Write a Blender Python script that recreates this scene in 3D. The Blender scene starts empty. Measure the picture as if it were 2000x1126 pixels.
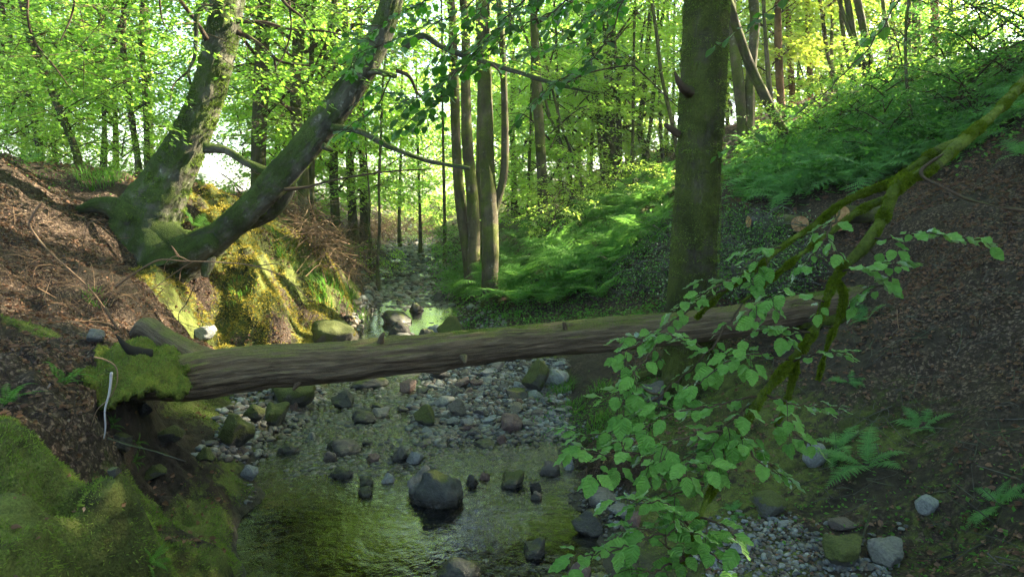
import bpy, math, random
import numpy as np
from mathutils import Vector

sc = bpy.context.scene
COL = sc.collection
R = math.radians

# ------------------------------------------------------------------ camera, sky, sun
CAM_H, PITCH, F = 2.6, R(6.9), 1350.0            # F in photo pixels (2000 wide)
cam_d = bpy.data.cameras.new("camera")
cam_d.sensor_width = 36.0
cam_d.lens = 36.0 * F / 2000.0
cam_d.clip_start, cam_d.clip_end = 0.05, 600.0
cam = bpy.data.objects.new("camera", cam_d)
cam.location = (0, 0, CAM_H)
cam.rotation_euler = (R(90) - PITCH, 0, 0)
COL.objects.link(cam)
sc.camera = cam

SUN_AZ, SUN_EL = R(69), R(32)                    # azimuth from +Y towards +X
world = bpy.data.worlds.new("World")
sc.world = world
world.use_nodes = True
wn = world.node_tree
wn.nodes.clear()
sky = wn.nodes.new("ShaderNodeTexSky")
sky.sky_type = 'NISHITA'
sky.sun_disc = False
sky.sun_elevation = SUN_EL
sky.sun_rotation = SUN_AZ
sky.dust_density = 2.0
sky.air_density = 1.0
bg = wn.nodes.new("ShaderNodeBackground")
bg.inputs[1].default_value = 0.078
wo = wn.nodes.new("ShaderNodeOutputWorld")
wn.links.new(sky.outputs[0], bg.inputs[0])
wn.links.new(bg.outputs[0], wo.inputs[0])

sd = bpy.data.lights.new("sun", 'SUN')
sd.energy = 5.0
sd.angle = R(0.5)
sd.color = (1.0, 0.86, 0.62)
sun = bpy.data.objects.new("sun", sd)
SUN_DIR = Vector((math.sin(SUN_AZ) * math.cos(SUN_EL), math.cos(SUN_AZ) * math.cos(SUN_EL), math.sin(SUN_EL)))
sun.rotation_euler = SUN_DIR.to_track_quat('Z', 'Y').to_euler()
sun.location = (10, 5, 20)
COL.objects.link(sun)

sc.view_settings.view_transform = 'Standard'
sc.view_settings.look = 'None'
sc.view_settings.gamma = 1.0
sc.view_settings.exposure = 3.55
cy = sc.cycles
cy.max_bounces = 7
cy.diffuse_bounces = 4
cy.glossy_bounces = 3
cy.transmission_bounces = 5
cy.transparent_max_bounces = 8
cy.sample_clamp_indirect = 2.5
cy.caustics_reflective = False
cy.caustics_refractive = False
cy.blur_glossy = 0.5
try:
    cy.use_denoising = True
    cy.denoiser = 'OPENIMAGEDENOISE'
    cy.denoising_input_passes = 'RGB_ALBEDO_NORMAL'
    cy.denoising_prefilter = 'NONE'
except Exception:
    pass

SP, CP = math.sin(PITCH), math.cos(PITCH)


def W(px, py, Y):
    """photo pixel + forward distance -> a point of the place"""
    u, v = (px - 1000) / F, (563 - py) / F
    t = Y / (CP + v * SP)
    return np.array([u * t, Y, CAM_H + t * (-SP + v * CP)])


rng = np.random.default_rng(7)


# ------------------------------------------------------------------ noise
def _h(ix, iy, iz, seed):
    h = (ix.astype(np.int64) * 374761393 + iy.astype(np.int64) * 668265263 + iz.astype(np.int64) * 2147483647 + seed * 974711) & 0xffffffff
    h = ((h ^ (h >> 13)) * 1274126177) & 0xffffffff
    h = ((h ^ (h >> 16)) * 2246822519) & 0xffffffff
    return ((h ^ (h >> 15)) & 0xffffff) / float(0xffffff) * 2 - 1


def noise3(p, seed=0):
    f = np.floor(p)
    t = p - f
    t = t * t * (3 - 2 * t)
    ix, iy, iz = f[..., 0], f[..., 1], f[..., 2]
    r = 0
    for a in (0, 1):
        wx = t[..., 0] if a else 1 - t[..., 0]
        for b in (0, 1):
            wy = t[..., 1] if b else 1 - t[..., 1]
            for c in (0, 1):
                wz = t[..., 2] if c else 1 - t[..., 2]
                r = r + wx * wy * wz * _h(ix + a, iy + b, iz + c, seed)
    return r


def fbm(p, octv=4, seed=0, gain=0.5):
    r, a = 0, 1.0
    for k in range(octv):
        r = r + a * noise3(p * (2.03 ** k), seed + k * 17)
        a *= gain
    return r


def fbm2(x, y, sc_=1.0, octv=4, seed=0, gain=0.5):
    p = np.stack([np.asarray(x, float) * sc_, np.asarray(y, float) * sc_, np.zeros_like(np.asarray(x, float)) + 0.37], -1)
    return fbm(p, octv, seed, gain)


def sstep(a, b, x):
    t = np.clip((x - a) / (b - a), 0, 1)
    return t * t * (3 - 2 * t)


# ------------------------------------------------------------------ the lie of the land
XC = ([-4, 3, 5, 7.3, 11.5, 14, 17, 20, 23, 27, 32, 38, 43, 80, 200], [-.6, -.6, -.75, -1.1, -1.5, -2.1, -2.35, -2.7, -3.5, -3.5, -4.7, -5.2, -6.4, -12, -30])
WZ = ([-4, 6.5, 8.0, 10.5, 12, 15, 16.5, 20, 25, 43, 80, 200], [0, 0, .05, .12, .15, .15, .2, .26, .36, .7, 1.5, 3.0])


def xc(y):
    return np.interp(y, *XC)


def wz(y):
    return np.interp(y, *WZ)


PROF = {
    1.0: [(-14, 5), (-7, 3.2), (-4, 2.0), (-3, 1.6), (-2.2, 1.3), (-1.6, 1.0), (-1.2, .4), (-.9, -.15), (-.5, -.17), (.6, -.17), (1.2, -.05), (1.8, .15), (2.6, .4), (4, 1.5), (6, 3), (9, 5), (14, 8), (30, 14)],
    3.2: [(-14, 5), (-7, 3.3), (-4, 2.1), (-3, 1.65), (-2.2, 1.42), (-1.45, 1.24), (-1.28, .65), (-1.1, .1), (-.8, -.2), (-.4, -.17), (.6, -.17), (1.2, -.05), (1.8, .12), (2.7, .45), (4, 1.4), (6, 2.9), (9, 5), (14, 8), (30, 14)],
    4.2: [(-14, 5), (-7, 3.3), (-4.5, 2.2), (-3.2, 1.65), (-2.6, 1.5), (-1.92, 1.28), (-1.72, .62), (-1.5, .44), (-1.2, .3), (-1.05, 0), (-.8, -.15), (.6, -.17), (1.1, -.05), (1.6, .1), (2.4, .16), (3.2, .45), (4.3, 1.25), (5.5, 2.2), (9, 5), (14, 8), (30, 14)],
    5.4: [(-14, 5), (-7, 3.3), (-5, 2.3), (-4.2, 1.8), (-3.1, 1.5), (-2.35, 1.28), (-2.12, .6), (-1.9, .42), (-1.6, .3), (-1.35, .1), (-1.2, -.15), (-.7, -.17), (.7, -.17), (1.2, -.1), (1.5, .1), (2.3, .16), (3.0, .4), (4.3, 1.1), (6, 2.25), (9, 4.6), (14, 8), (30, 13)],
    4.75: [(-14, 5), (-7, 3.3), (-5, 2.3), (-4.2, 1.8), (-3.1, 1.52), (-2.2, 1.3), (-2.05, .6), (-1.8, .42), (-1.5, .3), (-1.25, .1), (-1.1, -.1), (-.7, -.17), (.7, -.17), (1.15, -.1), (1.5, .1), (2.3, .16), (3.0, .4), (4.3, 1.15), (6, 2.3), (9, 4.7), (14, 8), (30, 13)],
    6.6: [(-14, 5), (-8, 3.5), (-5.2, 2.2), (-4.3, 1.75), (-3.3, 1.42), (-2.65, 1.12), (-2.4, .5), (-1.8, .25), (-1.55, 0), (-1.3, -.13), (-.6, -.08), (.2, -.04), (.8, -.07), (1.5, -.08), (1.8, .05), (1.95, .32), (2.9, .42), (3.6, .75), (4.9, 1.45), (6.5, 2.4), (8, 3.3), (9.5, 4.6), (12, 6.5), (16, 9), (30, 13)],
    8.0: [(-14, 4.6), (-8, 3.5), (-6, 2.6), (-4.8, 1.85), (-3.6, 1.3), (-2.8, .6), (-2.2, .3), (-1.5, 0), (-1.1, -.05), (-.3, -.045), (.1, .0), (.9, .05), (1.9, .07), (2.15, .3), (3.2, .42), (4.2, 1.0), (5, 1.4), (6.5, 2.45), (8, 3.4), (9.5, 4.6), (12, 6.3), (16, 8.4), (30, 12)],
    10.5: [(-16, 4.2), (-10, 4.0), (-6.6, 3.45), (-5.4, 2.5), (-4.3, 1.95), (-3.75, 1.72), (-3.45, 1.0), (-3.2, .4), (-2.4, .25), (-1.7, 0), (-1.2, -.1), (-.2, -.08), (.3, .03), (1.3, .06), (1.9, .3), (3, .65), (5, 1.5), (7, 2.7), (8.5, 3.6), (10, 5.0), (12, 6.4), (15, 7.8), (30, 11)],
    12.0: [(-16, 3.6), (-8, 3.3), (-5.2, 2.9), (-4.1, 2.5), (-3.3, 2.0), (-2.75, 1.55), (-2.4, .9), (-2.1, .2), (-1.5, 0), (-1.1, -.12), (.3, -.1), (.9, .02), (1.5, .25), (3, .8), (5, 1.7), (7.3, 3.0), (9, 4.1), (11, 5.6), (13, 6.6), (16, 7.4), (30, 9)],
    14.0: [(-16, 3.4), (-8, 3.2), (-4.6, 2.9), (-3.5, 2.55), (-2.4, 1.9), (-1.7, 1.3), (-1.3, .6), (-1.1, .1), (-.95, -.12), (0, -.15), (.7, -.1), (1.0, .03), (1.5, .3), (3, .95), (5, 1.85), (7.5, 3.15), (10, 4.6), (12, 5.6), (14, 6.2), (18, 6.8), (30, 8)],
    20.0: [(-16, 3.3), (-10, 3.0), (-6, 2.7), (-3.5, 2.05), (-2.6, 1.5), (-1.9, .7), (-1.5, .1), (-1.1, -.04), (-.2, .02), (.5, -.06), (1.2, .03), (1.8, .6), (2.8, 1.15), (4, 1.75), (6, 2.6), (8, 3.7), (10, 4.75), (11.3, 5.3), (13, 5.6), (18, 5.7), (30, 6)],
    30.0: [(-16, 3.0), (-7, 2.6), (-4, 1.8), (-2.4, .9), (-1.6, .1), (-1.0, -.04), (0, .03), (.6, -.05), (1.3, .05), (2.2, .7), (5, 1.8), (8, 3.0), (10, 4.0), (12, 4.8), (14, 5.1), (20, 5.4), (30, 6)],
    55.0: [(-16, 2.6), (-8, 2.2), (-4, 1.3), (-2.4, .6), (-1.6, .1), (0, -.10), (1.6, .05), (3, .8), (8, 2.2), (14, 3.8), (20, 4.6), (30, 5)],
    120.0: [(-30, 3), (-8, 2), (-2, .3), (0, .1), (2, .3), (8, 2), (30, 4)],
}
YS = sorted(PROF)


PITS = [(-2.25, 3.25, .13, .34), (-1.78, 3.55, .09, .22), (-2.55, 3.75, .10, .2), (-1.65, 4.35, .10, .18), (-2.9, 4.5, .12, .16), (-2.45, 2.95, .12, .3), (-2.0, 3.0, .10, .2), (-1.95, 3.85, .09, .2), (-5.35, 10.75, .9, .42), (3.9, 8.0, .55, .32), (4.5, 8.3, .5, .22)]


def H0(x, y):
    x, y = np.asarray(x, float), np.asarray(y, float)
    wob = 0.16 * fbm2(x, y, .55, 2, 5) * sstep(4, 9, y) + .13 * fbm2(x, y, 1.5, 3, 6) * sstep(2, 4, y) * sstep(20, 14, y)
    s = x - xc(y) + wob
    yy = np.clip(y, YS[0], YS[-1])
    out = np.zeros_like(s)
    for k in range(len(YS) - 1):
        a, b = YS[k], YS[k + 1]
        m = (yy >= a) & (yy <= b)
        if not m.any():
            continue
        pa, pb = np.array(PROF[a]), np.array(PROF[b])
        t = (yy[m] - a) / (b - a)
        t = t * t * (3 - 2 * t) * .6 + t * .4
        out[m] = np.interp(s[m], pa[:, 0], pa[:, 1]) * (1 - t) + np.interp(s[m], pb[:, 0], pb[:, 1]) * t
    return out + wz(y)


def H(x, y):
    x, y = np.asarray(x, float), np.asarray(y, float)
    h = H0(x, y)
    dry = sstep(.08, .45, h - wz(y))
    s = x - xc(y)
    h = h + dry * (.13 * fbm2(x, y, .8, 3, 11) + .055 * fbm2(x, y, 3.2, 3, 12))
    left = sstep(-.6, -1.2, s) * sstep(15, 10, y)
    h = h + left * dry * (.13 * np.abs(fbm2(x, y, 2.1, 3, 21)) - .03)
    cush = sstep(-.9, -1.2, s) * sstep(6.5, 5.5, y)
    h = h + cush * dry * (.075 * (.55 - np.abs(noise3(np.stack([x * 4.2, y * 4.2, 0 * x], -1), 23))) + .03 * fbm2(x, y, 11, 2, 24))
    face = sstep(9.6, 10.3, y) * sstep(15.5, 14.5, y) * sstep(-.8, -1.4, s) * sstep(-5, -4, s)
    h = h + face * dry * (.24 * fbm2(x, y, 1.9, 3, 31) + .10 * fbm2(x, y, 6.5, 3, 33))
    hol = sstep(4.5, 4.8, y) * sstep(7.2, 6.4, y) * sstep(-1.4, -1.7, s) * sstep(-3.0, -2.6, s)
    h = h + hol * dry * (.10 * fbm2(x, y, 4.5, 3, 25) + .03 * fbm2(x, y, 14, 2, 26))
    for qx, qy, qr, qd in PITS:
        h = h - qd * np.exp(-((x - qx) ** 2 + ((y - qy) * .8) ** 2) / qr ** 2)
    bed = 1 - dry
    h = h + bed * sstep(16, 19, y) * .05 * fbm2(x, y, 1.4, 2, 43)
    h = h + bed * (.035 * fbm2(x, y, 2.6, 3, 41) + .012 * fbm2(x, y, 11, 2, 42))
    return h


def Hs(x, y):
    return float(H(np.array([x]), np.array([y]))[0])


def normal_at(x, y, e=.05):
    x, y = np.asarray(x, float), np.asarray(y, float)
    dx = (H(x + e, y) - H(x - e, y)) / (2 * e)
    dy = (H(x, y + e) - H(x, y - e)) / (2 * e)
    n = np.stack([-dx, -dy, np.ones_like(dx)], -1)
    return n / np.linalg.norm(n, axis=-1, keepdims=True)


def ground_hits(px, py, lo=2.5, hi=60):
    """where the view rays through photo pixels meet the ground or water"""
    px, py = np.atleast_1d(np.asarray(px, float)), np.atleast_1d(np.asarray(py, float))
    u, v = ((px - 1000) / F)[:, None], ((563 - py) / F)[:, None]
    den = CP + v * SP

    def f(ys, fn):
        t = ys / den
        xs, zs = u * t, CAM_H + t * (-SP + v * CP)
        return xs, zs, np.maximum(fn(xs, ys), wz(ys))
    ys = np.broadcast_to(np.geomspace(lo, hi, 260), (len(px), 260))
    xs, zs, hs = f(ys, H0)
    bel = zs < hs + .12
    k = np.where(bel.any(1), bel.argmax(1), 259)
    r = (hi / lo) ** (1 / 259)
    y1 = ys[np.arange(len(px)), k] / r
    y2 = (np.linspace(0, 1, 26)[None] * .5 + .995) * 1.0
    y2 = y1[:, None] * (1 + np.linspace(-.01, .16, 30)[None])
    xs, zs, hs = f(y2, H)
    bel = zs < hs
    k2 = np.where(bel.any(1), bel.argmax(1), 29)
    I = np.arange(len(px))
    return np.stack([xs[I, k2], y2[I, k2], hs[I, k2]], -1)


def W_ground(px, py, lo=2.5, hi=60):
    return ground_hits([px], [py], lo, hi)[0]


# ------------------------------------------------------------------ mesh builder
class MB:
    def __init__(s):
        s.v, s.f, s.a, s.n = [], [], [], 0
        s.mi = []

    def add(s, v, f, a=None, mi=0):
        """v (n,3); f list of (k,3) or (k,4) arrays; a: per-vertex vector attribute"""
        v = np.asarray(v, float).reshape(-1, 3)
        if not isinstance(f, (list, tuple)):
            f = [f]
        for q in f:
            q = np.asarray(q, np.int64)
            s.f.append(q + s.n)
            s.mi.append(np.full(len(q), mi, np.int32))
        s.v.append(v)
        s.a.append(np.asarray(a, float).reshape(-1, 3) if a is not None else v)
        s.n += len(v)

    def mesh(s, name, mats, smooth=True):
        me = bpy.data.meshes.new(name)
        v = np.concatenate(s.v)
        me.vertices.add(len(v))
        me.vertices.foreach_set('co', v.astype(np.float32).ravel())
        tot = np.concatenate([np.full(len(q), q.shape[1], np.int32) for q in s.f])
        li = np.concatenate([q.ravel() for q in s.f]).astype(np.int32)
        me.loops.add(len(li))
        me.loops.foreach_set('vertex_index', li)
        me.polygons.add(len(tot))
        st = np.concatenate([[0], np.cumsum(tot)[:-1]]).astype(np.int32)
        me.polygons.foreach_set('loop_start', st)
        me.polygons.foreach_set('loop_total', tot)
        me.polygons.foreach_set('material_index', np.concatenate(s.mi))
        me.polygons.foreach_set('use_smooth', np.full(len(tot), smooth, bool))
        at = me.attributes.new('axis_co', 'FLOAT_VECTOR', 'POINT')
        at.data.foreach_set('vector', np.concatenate(s.a).astype(np.float32).ravel())
        for m in (mats if isinstance(mats, (list, tuple)) else [mats]):
            me.materials.append(m)
        me.update(calc_edges=True)
        return me

    def obj(s, name, mats, parent=None, smooth=True):
        o = bpy.data.objects.new(name, s.mesh(name, mats, smooth))
        COL.objects.link(o)
        if parent is not None:
            o.parent = parent
            o.matrix_parent_inverse.identity()
        return o


def tag(o, label=None, cat=None, group=None, kind=None):
    if label:
        o['label'] = label
    if cat:
        o['category'] = cat
    if group:
        o['group'] = group
    if kind:
        o['kind'] = kind
    return o


def empty(name, loc, rz=0, **k):
    o = bpy.data.objects.new(name, None)
    o.location = tuple(loc)
    o.rotation_euler = (0, 0, rz)
    o.empty_display_size = .1
    COL.objects.link(o)
    return tag(o, **k)


def copy_tree(o, parent=None):
    c = o.copy()
    COL.objects.link(c)
    c.parent = parent
    for ch in list(o.children):
        copy_tree(ch, c)
    return c


def resample(pts, rad, n):
    """Catmull-Rom through the points, n steps per span"""
    P = np.asarray(pts, float)
    r = np.asarray(rad, float)
    if len(P) == 2:
        t = np.linspace(0, 1, n + 1)[:, None]
        return P[0] * (1 - t) + P[1] * t, r[0] * (1 - t[:, 0]) + r[1] * t[:, 0]
    Q = np.vstack([2 * P[0] - P[1], P, 2 * P[-1] - P[-2]])
    out, ro = [], []
    for i in range(len(P) - 1):
        p0, p1, p2, p3 = Q[i], Q[i + 1], Q[i + 2], Q[i + 3]
        for t in np.linspace(0, 1, n, endpoint=False):
            out.append(.5 * ((2 * p1) + (-p0 + p2) * t + (2 * p0 - 5 * p1 + 4 * p2 - p3) * t * t + (-p0 + 3 * p1 - 3 * p2 + p3) * t ** 3))
            ro.append(r[i] * (1 - t) + r[i + 1] * t)
    out.append(P[-1])
    ro.append(r[-1])
    return np.array(out), np.array(ro)


def tube(mb, pts, rad, sides=8, sub=4, amp=0.0, freq=4.0, seed=0, fine=0.0, cap=True, mi=0, rest=None, lobes=None):
    P, r = resample(pts, rad, sub)
    n = len(P)
    T = np.gradient(P, axis=0)
    T /= np.linalg.norm(T, axis=1, keepdims=True) + 1e-9
    up = np.array([0, 0, 1.0]) if abs(T[0, 2]) < .9 else np.array([1.0, 0, 0])
    N = np.zeros_like(P)
    a = np.cross(T[0], up)
    N[0] = a / np.linalg.norm(a)
    for i in range(1, n):
        v = N[i - 1] - T[i] * np.dot(N[i - 1], T[i])
        N[i] = v / (np.linalg.norm(v) + 1e-9)
    B = np.cross(T, N)
    th = np.linspace(0, 2 * np.pi, sides, endpoint=False)
    ring = np.cos(th)[None, :, None] * N[:, None, :] + np.sin(th)[None, :, None] * B[:, None, :]
    L = np.concatenate([[0], np.cumsum(np.linalg.norm(np.diff(P, axis=0), axis=1))])
    r0 = max(r.mean(), .01)
    A = np.stack([np.cos(th)[None] * r0 + 0 * L[:, None], np.sin(th)[None] * r0 + 0 * L[:, None], L[:, None] + 0 * th[None]], -1)
    A = A + seed * 3.1
    rr = r[:, None] * np.ones(sides)[None]
    if lobes is not None:
        rr = rr * lobes(th[None] + 0 * L[:, None], L[:, None] + 0 * th[None])
    if amp:
        rr = rr * (1 + amp * fbm(A * np.array([freq, freq, freq * .35]), 3, seed))
    if fine:
        rr = rr + fine * fbm(A * np.array([28, 28, 9]), 3, seed + 5)
    V = P[:, None, :] + ring * rr[..., None]
    i = np.arange(n - 1)[:, None] * sides
    j = np.arange(sides)[None]
    j2 = (j + 1) % sides
    q = np.stack([i + j, i + j2, i + sides + j2, i + sides + j], -1).reshape(-1, 4)
    V = V.reshape(-1, 3)
    A = A.reshape(-1, 3)
    fs = [q]
    if cap:
        V = np.vstack([V, P[0] - T[0] * r[0] * .15, P[-1] + T[-1] * r[-1] * .3])
        A = np.vstack([A, A[0], A[-1]])
        jj = np.arange(sides)
        j2 = (jj + 1) % sides
        fs.append(np.stack([j2, jj, np.full(sides, n * sides)], -1))
        fs.append(np.stack([(n - 1) * sides + jj, (n - 1) * sides + j2, np.full(sides, n * sides + 1)], -1))
    mb.add(V, fs, A, mi)


def norm(v):
    return v / (np.linalg.norm(v, axis=-1, keepdims=True) + 1e-9)


def stamp(mb, tv, tf, pos, d, n, size, mi=0, wid=1.0):
    """copy a template (x along d, y sideways, z along n) to many places"""
    pos, d, n = np.asarray(pos, float), norm(np.asarray(d, float)), np.asarray(n, float)
    s = norm(np.cross(n, d))
    n = np.cross(d, s)
    size = np.broadcast_to(np.asarray(size, float), (len(pos),))
    k = len(tv)
    V = pos[:, None] + size[:, None, None] * (tv[None, :, 0:1] * d[:, None] + wid * tv[None, :, 1:2] * s[:, None] + tv[None, :, 2:3] * n[:, None])
    off = (np.arange(len(pos)) * k)[:, None, None]
    fs = [(np.asarray(f)[None] + off).reshape(-1, np.asarray(f).shape[1]) for f in tf]
    mb.add(V.reshape(-1, 3), fs, np.tile(tv, (len(pos), 1)), mi)


# leaf templates -----------------------------------------------------------
LEAF_V = np.array([[0, 0, 0], [.42, .33, .07], [1, 0, -.04], [.42, -.33, .07]])
LEAF_F = [np.array([[0, 3, 2, 1]])]
# six-sided small leaf with a fold
LEAF6_V = np.array([[0, 0, 0], [.3, .3, .08], [.7, .26, .06], [1, 0, -.06], [.7, -.26, .06], [.3, -.3, .08]])
LEAF6_F = [np.array([[0, 3, 2, 1], [0, 5, 4, 3]])]


def big_leaf(wave=.05, serr=.0, wmax=.31, n=15):
    """ovate pointed leaf with a sunk midrib and toothed edge"""
    t = np.linspace(0, 1, n)
    w = wmax * np.sin(np.pi * t ** .80) ** .85 * (1 - .25 * t ** 3)
    w[0], w[-1] = 0.0, 0.0
    w = w * (1 + serr * np.where(np.arange(n) % 2 == 0, 1, -1))
    z = wave * np.sin(t * 7) - .12 * t * t
    mid = np.stack([t, 0 * t, z], -1)
    L = np.stack([t + .03, w, z + .10 * np.sqrt(w) + wave * .6 * np.cos(t * 23)], -1)
    Rr = np.stack([t + .03, -w, z + .10 * np.sqrt(w) + wave * .6 * np.sin(t * 19)], -1)
    V = np.vstack([mid, L[1:-1], Rr[1:-1]])
    f4, f3 = [], []
    l = lambda i: n + i - 1
    r_ = lambda i: n + (n - 2) + i - 1
    m = n - 1
    f3 += [(0, 1, l(1)), (1, 0, r_(1)), (m, l(m - 1), m - 1), (m, m - 1, r_(m - 1))]
    for i in range(1, m - 1):
        f4 += [(i, i + 1, l(i + 1), l(i)), (i + 1, i, r_(i), r_(i + 1))]
    return V, [np.array(f3), np.array(f4)]


BL_V, BL_F = big_leaf(.05, .07)
BL2_V, BL2_F = big_leaf(.03, .02, .34, 9)


# ------------------------------------------------------------------ materials
def mat(name):
    m = bpy.data.materials.new(name)
    m.use_nodes = True
    m.node_tree.nodes.clear()
    return m, m.node_tree


def N(nt, t, **k):
    n = nt.nodes.new(t)
    for a, b in k.items():
        setattr(n, a, b)
    return n


def ramp(nt, src, stops, interp='LINEAR'):
    c = N(nt, 'ShaderNodeValToRGB')
    c.color_ramp.interpolation = interp
    e = c.color_ramp.elements
    while len(e) < len(stops):
        e.new(.5)
    for x, (p, col) in zip(e, stops):
        x.position = p
        x.color = (*col, 1) if len(col) == 3 else col
    nt.links.new(src, c.inputs[0])
    return c


def gray(v):
    return (v, v, v)


def coords(nt, kind='Object', scale=(1, 1, 1), attr=None):
    mp = N(nt, 'ShaderNodeMapping')
    mp.inputs['Scale'].default_value = scale
    if attr:
        a = N(nt, 'ShaderNodeAttribute')
        a.attribute_name = attr
        nt.links.new(a.outputs['Vector'], mp.inputs[0])
    elif kind == 'World':
        g = N(nt, 'ShaderNodeNewGeometry')
        nt.links.new(g.outputs['Position'], mp.inputs[0])
    else:
        t = N(nt, 'ShaderNodeTexCoord')
        nt.links.new(t.outputs[kind], mp.inputs[0])
    return mp.outputs[0]


def tnoise(nt, co, scale, detail=5, rough=.6, dist=0):
    n = N(nt, 'ShaderNodeTexNoise')
    n.inputs['Scale'].default_value = scale
    n.inputs['Detail'].default_value = detail
    n.inputs['Roughness'].default_value = rough
    n.inputs['Distortion'].default_value = dist
    nt.links.new(co, n.inputs['Vector'])
    return n.outputs['Fac']


def mixc(nt, fac, a, b, mode='MIX'):
    m = N(nt, 'ShaderNodeMix', data_type='RGBA', blend_type=mode)
    for sock, val in ((m.inputs['Factor'], fac), (m.inputs['A'], a), (m.inputs['B'], b)):
        if hasattr(val, 'is_output') or isinstance(val, bpy.types.NodeSocket):
            nt.links.new(val, sock)
        elif isinstance(val, (int, float)):
            sock.default_value = val
        else:
            sock.default_value = (*val, 1)
    return m.outputs['Result']


# Mix node exposes several sockets called A/B; pick the colour ones by index
def mixc(nt, fac, a, b, mode='MIX'):
    m = N(nt, 'ShaderNodeMix', data_type='RGBA', blend_type=mode)
    for sock, val in ((m.inputs[0], fac), (m.inputs[6], a), (m.inputs[7], b)):
        if isinstance(val, bpy.types.NodeSocket):
            nt.links.new(val, sock)
        elif isinstance(val, (int, float)):
            sock.default_value = val
        else:
            sock.default_value = (*val, 1)
    return m.outputs[2]


def mth(nt, op, a, b=0.0, c=None):
    m = N(nt, 'ShaderNodeMath', operation=op)
    for i, val in enumerate((a, b) if c is None else (a, b, c)):
        if isinstance(val, bpy.types.NodeSocket):
            nt.links.new(val, m.inputs[i])
        else:
            m.inputs[i].default_value = val
    return m.outputs[0]


def finish(nt, col, rough=.8, bump=None, dist=.01, strength=.6, spec=.3, coat=0, sheen=0):
    p = N(nt, 'ShaderNodeBsdfPrincipled')
    o = N(nt, 'ShaderNodeOutputMaterial')
    if isinstance(col, bpy.types.NodeSocket):
        nt.links.new(col, p.inputs['Base Color'])
    else:
        p.inputs['Base Color'].default_value = (*col, 1)
    if isinstance(rough, bpy.types.NodeSocket):
        nt.links.new(rough, p.inputs['Roughness'])
    else:
        p.inputs['Roughness'].default_value = rough
    p.inputs['Specular IOR Level'].default_value = spec
    if bump is not None:
        b = N(nt, 'ShaderNodeBump')
        b.inputs['Distance'].default_value = dist
        b.inputs['Strength'].default_value = strength
        nt.links.new(bump, b.inputs['Height'])
        nt.links.new(b.outputs[0], p.inputs['Normal'])
    nt.links.new(p.outputs[0], o.inputs[0])
    return p


def leaf_mat(name, c1, c2, tr1, tr2, gloss=.5, tfac=.5, spec=.3, patch=1.2, veins=False):
    m, nt = mat(name)
    g = N(nt, 'ShaderNodeNewGeometry')
    oi = N(nt, 'ShaderNodeObjectInfo')
    co = coords(nt, 'World')
    nz = tnoise(nt, co, patch, 2, .5)
    f = mth(nt, 'ADD', mth(nt, 'MULTIPLY', g.outputs['Random Per Island'], .55), mth(nt, 'MULTIPLY', mth(nt, 'SUBTRACT', nz, .25), .7))
    f = mth(nt, 'ADD', f, mth(nt, 'MULTIPLY', mth(nt, 'SUBTRACT', oi.outputs['Random'], .5), .35))
    col = ramp(nt, f, [(0, c1), (1, c2)]).outputs[0]
    tc = ramp(nt, f, [(0, tr1), (1, tr2)]).outputs[0]
    bumpn = None
    if veins:
        at = N(nt, 'ShaderNodeAttribute')
        at.attribute_name = 'axis_co'
        sl = N(nt, 'ShaderNodeSeparateXYZ')
        nt.links.new(at.outputs['Vector'], sl.inputs[0])
        ay = mth(nt, 'ABSOLUTE', sl.outputs[1])
        w = mth(nt, 'SINE', mth(nt, 'MULTIPLY', mth(nt, 'SUBTRACT', sl.outputs[0], mth(nt, 'MULTIPLY', ay, .8)), 46.0))
        side = ramp(nt, w, [(.78, gray(0)), (.97, gray(.5))]).outputs[0]
        mid = ramp(nt, ay, [(.012, gray(1)), (.03, gray(0))]).outputs[0]
        vn = mth(nt, 'MAXIMUM', side, mid)
        col = mixc(nt, mth(nt, 'MULTIPLY', vn, .55), col, (.17, .30, .09))
        blot = tnoise(nt, coords(nt, 'World'), 60, 3, .6)
        col = mixc(nt, 1.0, col, ramp(nt, blot, [(.3, gray(.72)), (.7, gray(1.2))]).outputs[0], 'MULTIPLY')
        bumpn = N(nt, 'ShaderNodeBump')
        bumpn.inputs['Distance'].default_value = .003
        bumpn.inputs['Strength'].default_value = .9
        nt.links.new(w, bumpn.inputs['Height'])
    d = N(nt, 'ShaderNodeBsdfDiffuse')
    t = N(nt, 'ShaderNodeBsdfTranslucent')
    gl = N(nt, 'ShaderNodeBsdfGlossy')
    gl.inputs['Roughness'].default_value = gloss
    nt.links.new(col, d.inputs[0])
    nt.links.new(tc, t.inputs[0])
    if bumpn:
        nt.links.new(bumpn.outputs[0], d.inputs['Normal'])
        nt.links.new(bumpn.outputs[0], gl.inputs['Normal'])
    m1 = N(nt, 'ShaderNodeMixShader')
    m1.inputs[0].default_value = tfac
    nt.links.new(d.outputs[0], m1.inputs[1])
    nt.links.new(t.outputs[0], m1.inputs[2])
    fr = N(nt, 'ShaderNodeFresnel')
    fr.inputs[0].default_value = 1.35
    m2 = N(nt, 'ShaderNodeMixShader')
    nt.links.new(mth(nt, 'MULTIPLY', fr.outputs[0], spec), m2.inputs[0])
    nt.links.new(m1.outputs[0], m2.inputs[1])
    nt.links.new(gl.outputs[0], m2.inputs[2])
    o = N(nt, 'ShaderNodeOutputMaterial')
    nt.links.new(m2.outputs[0], o.inputs[0])
    return m


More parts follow.
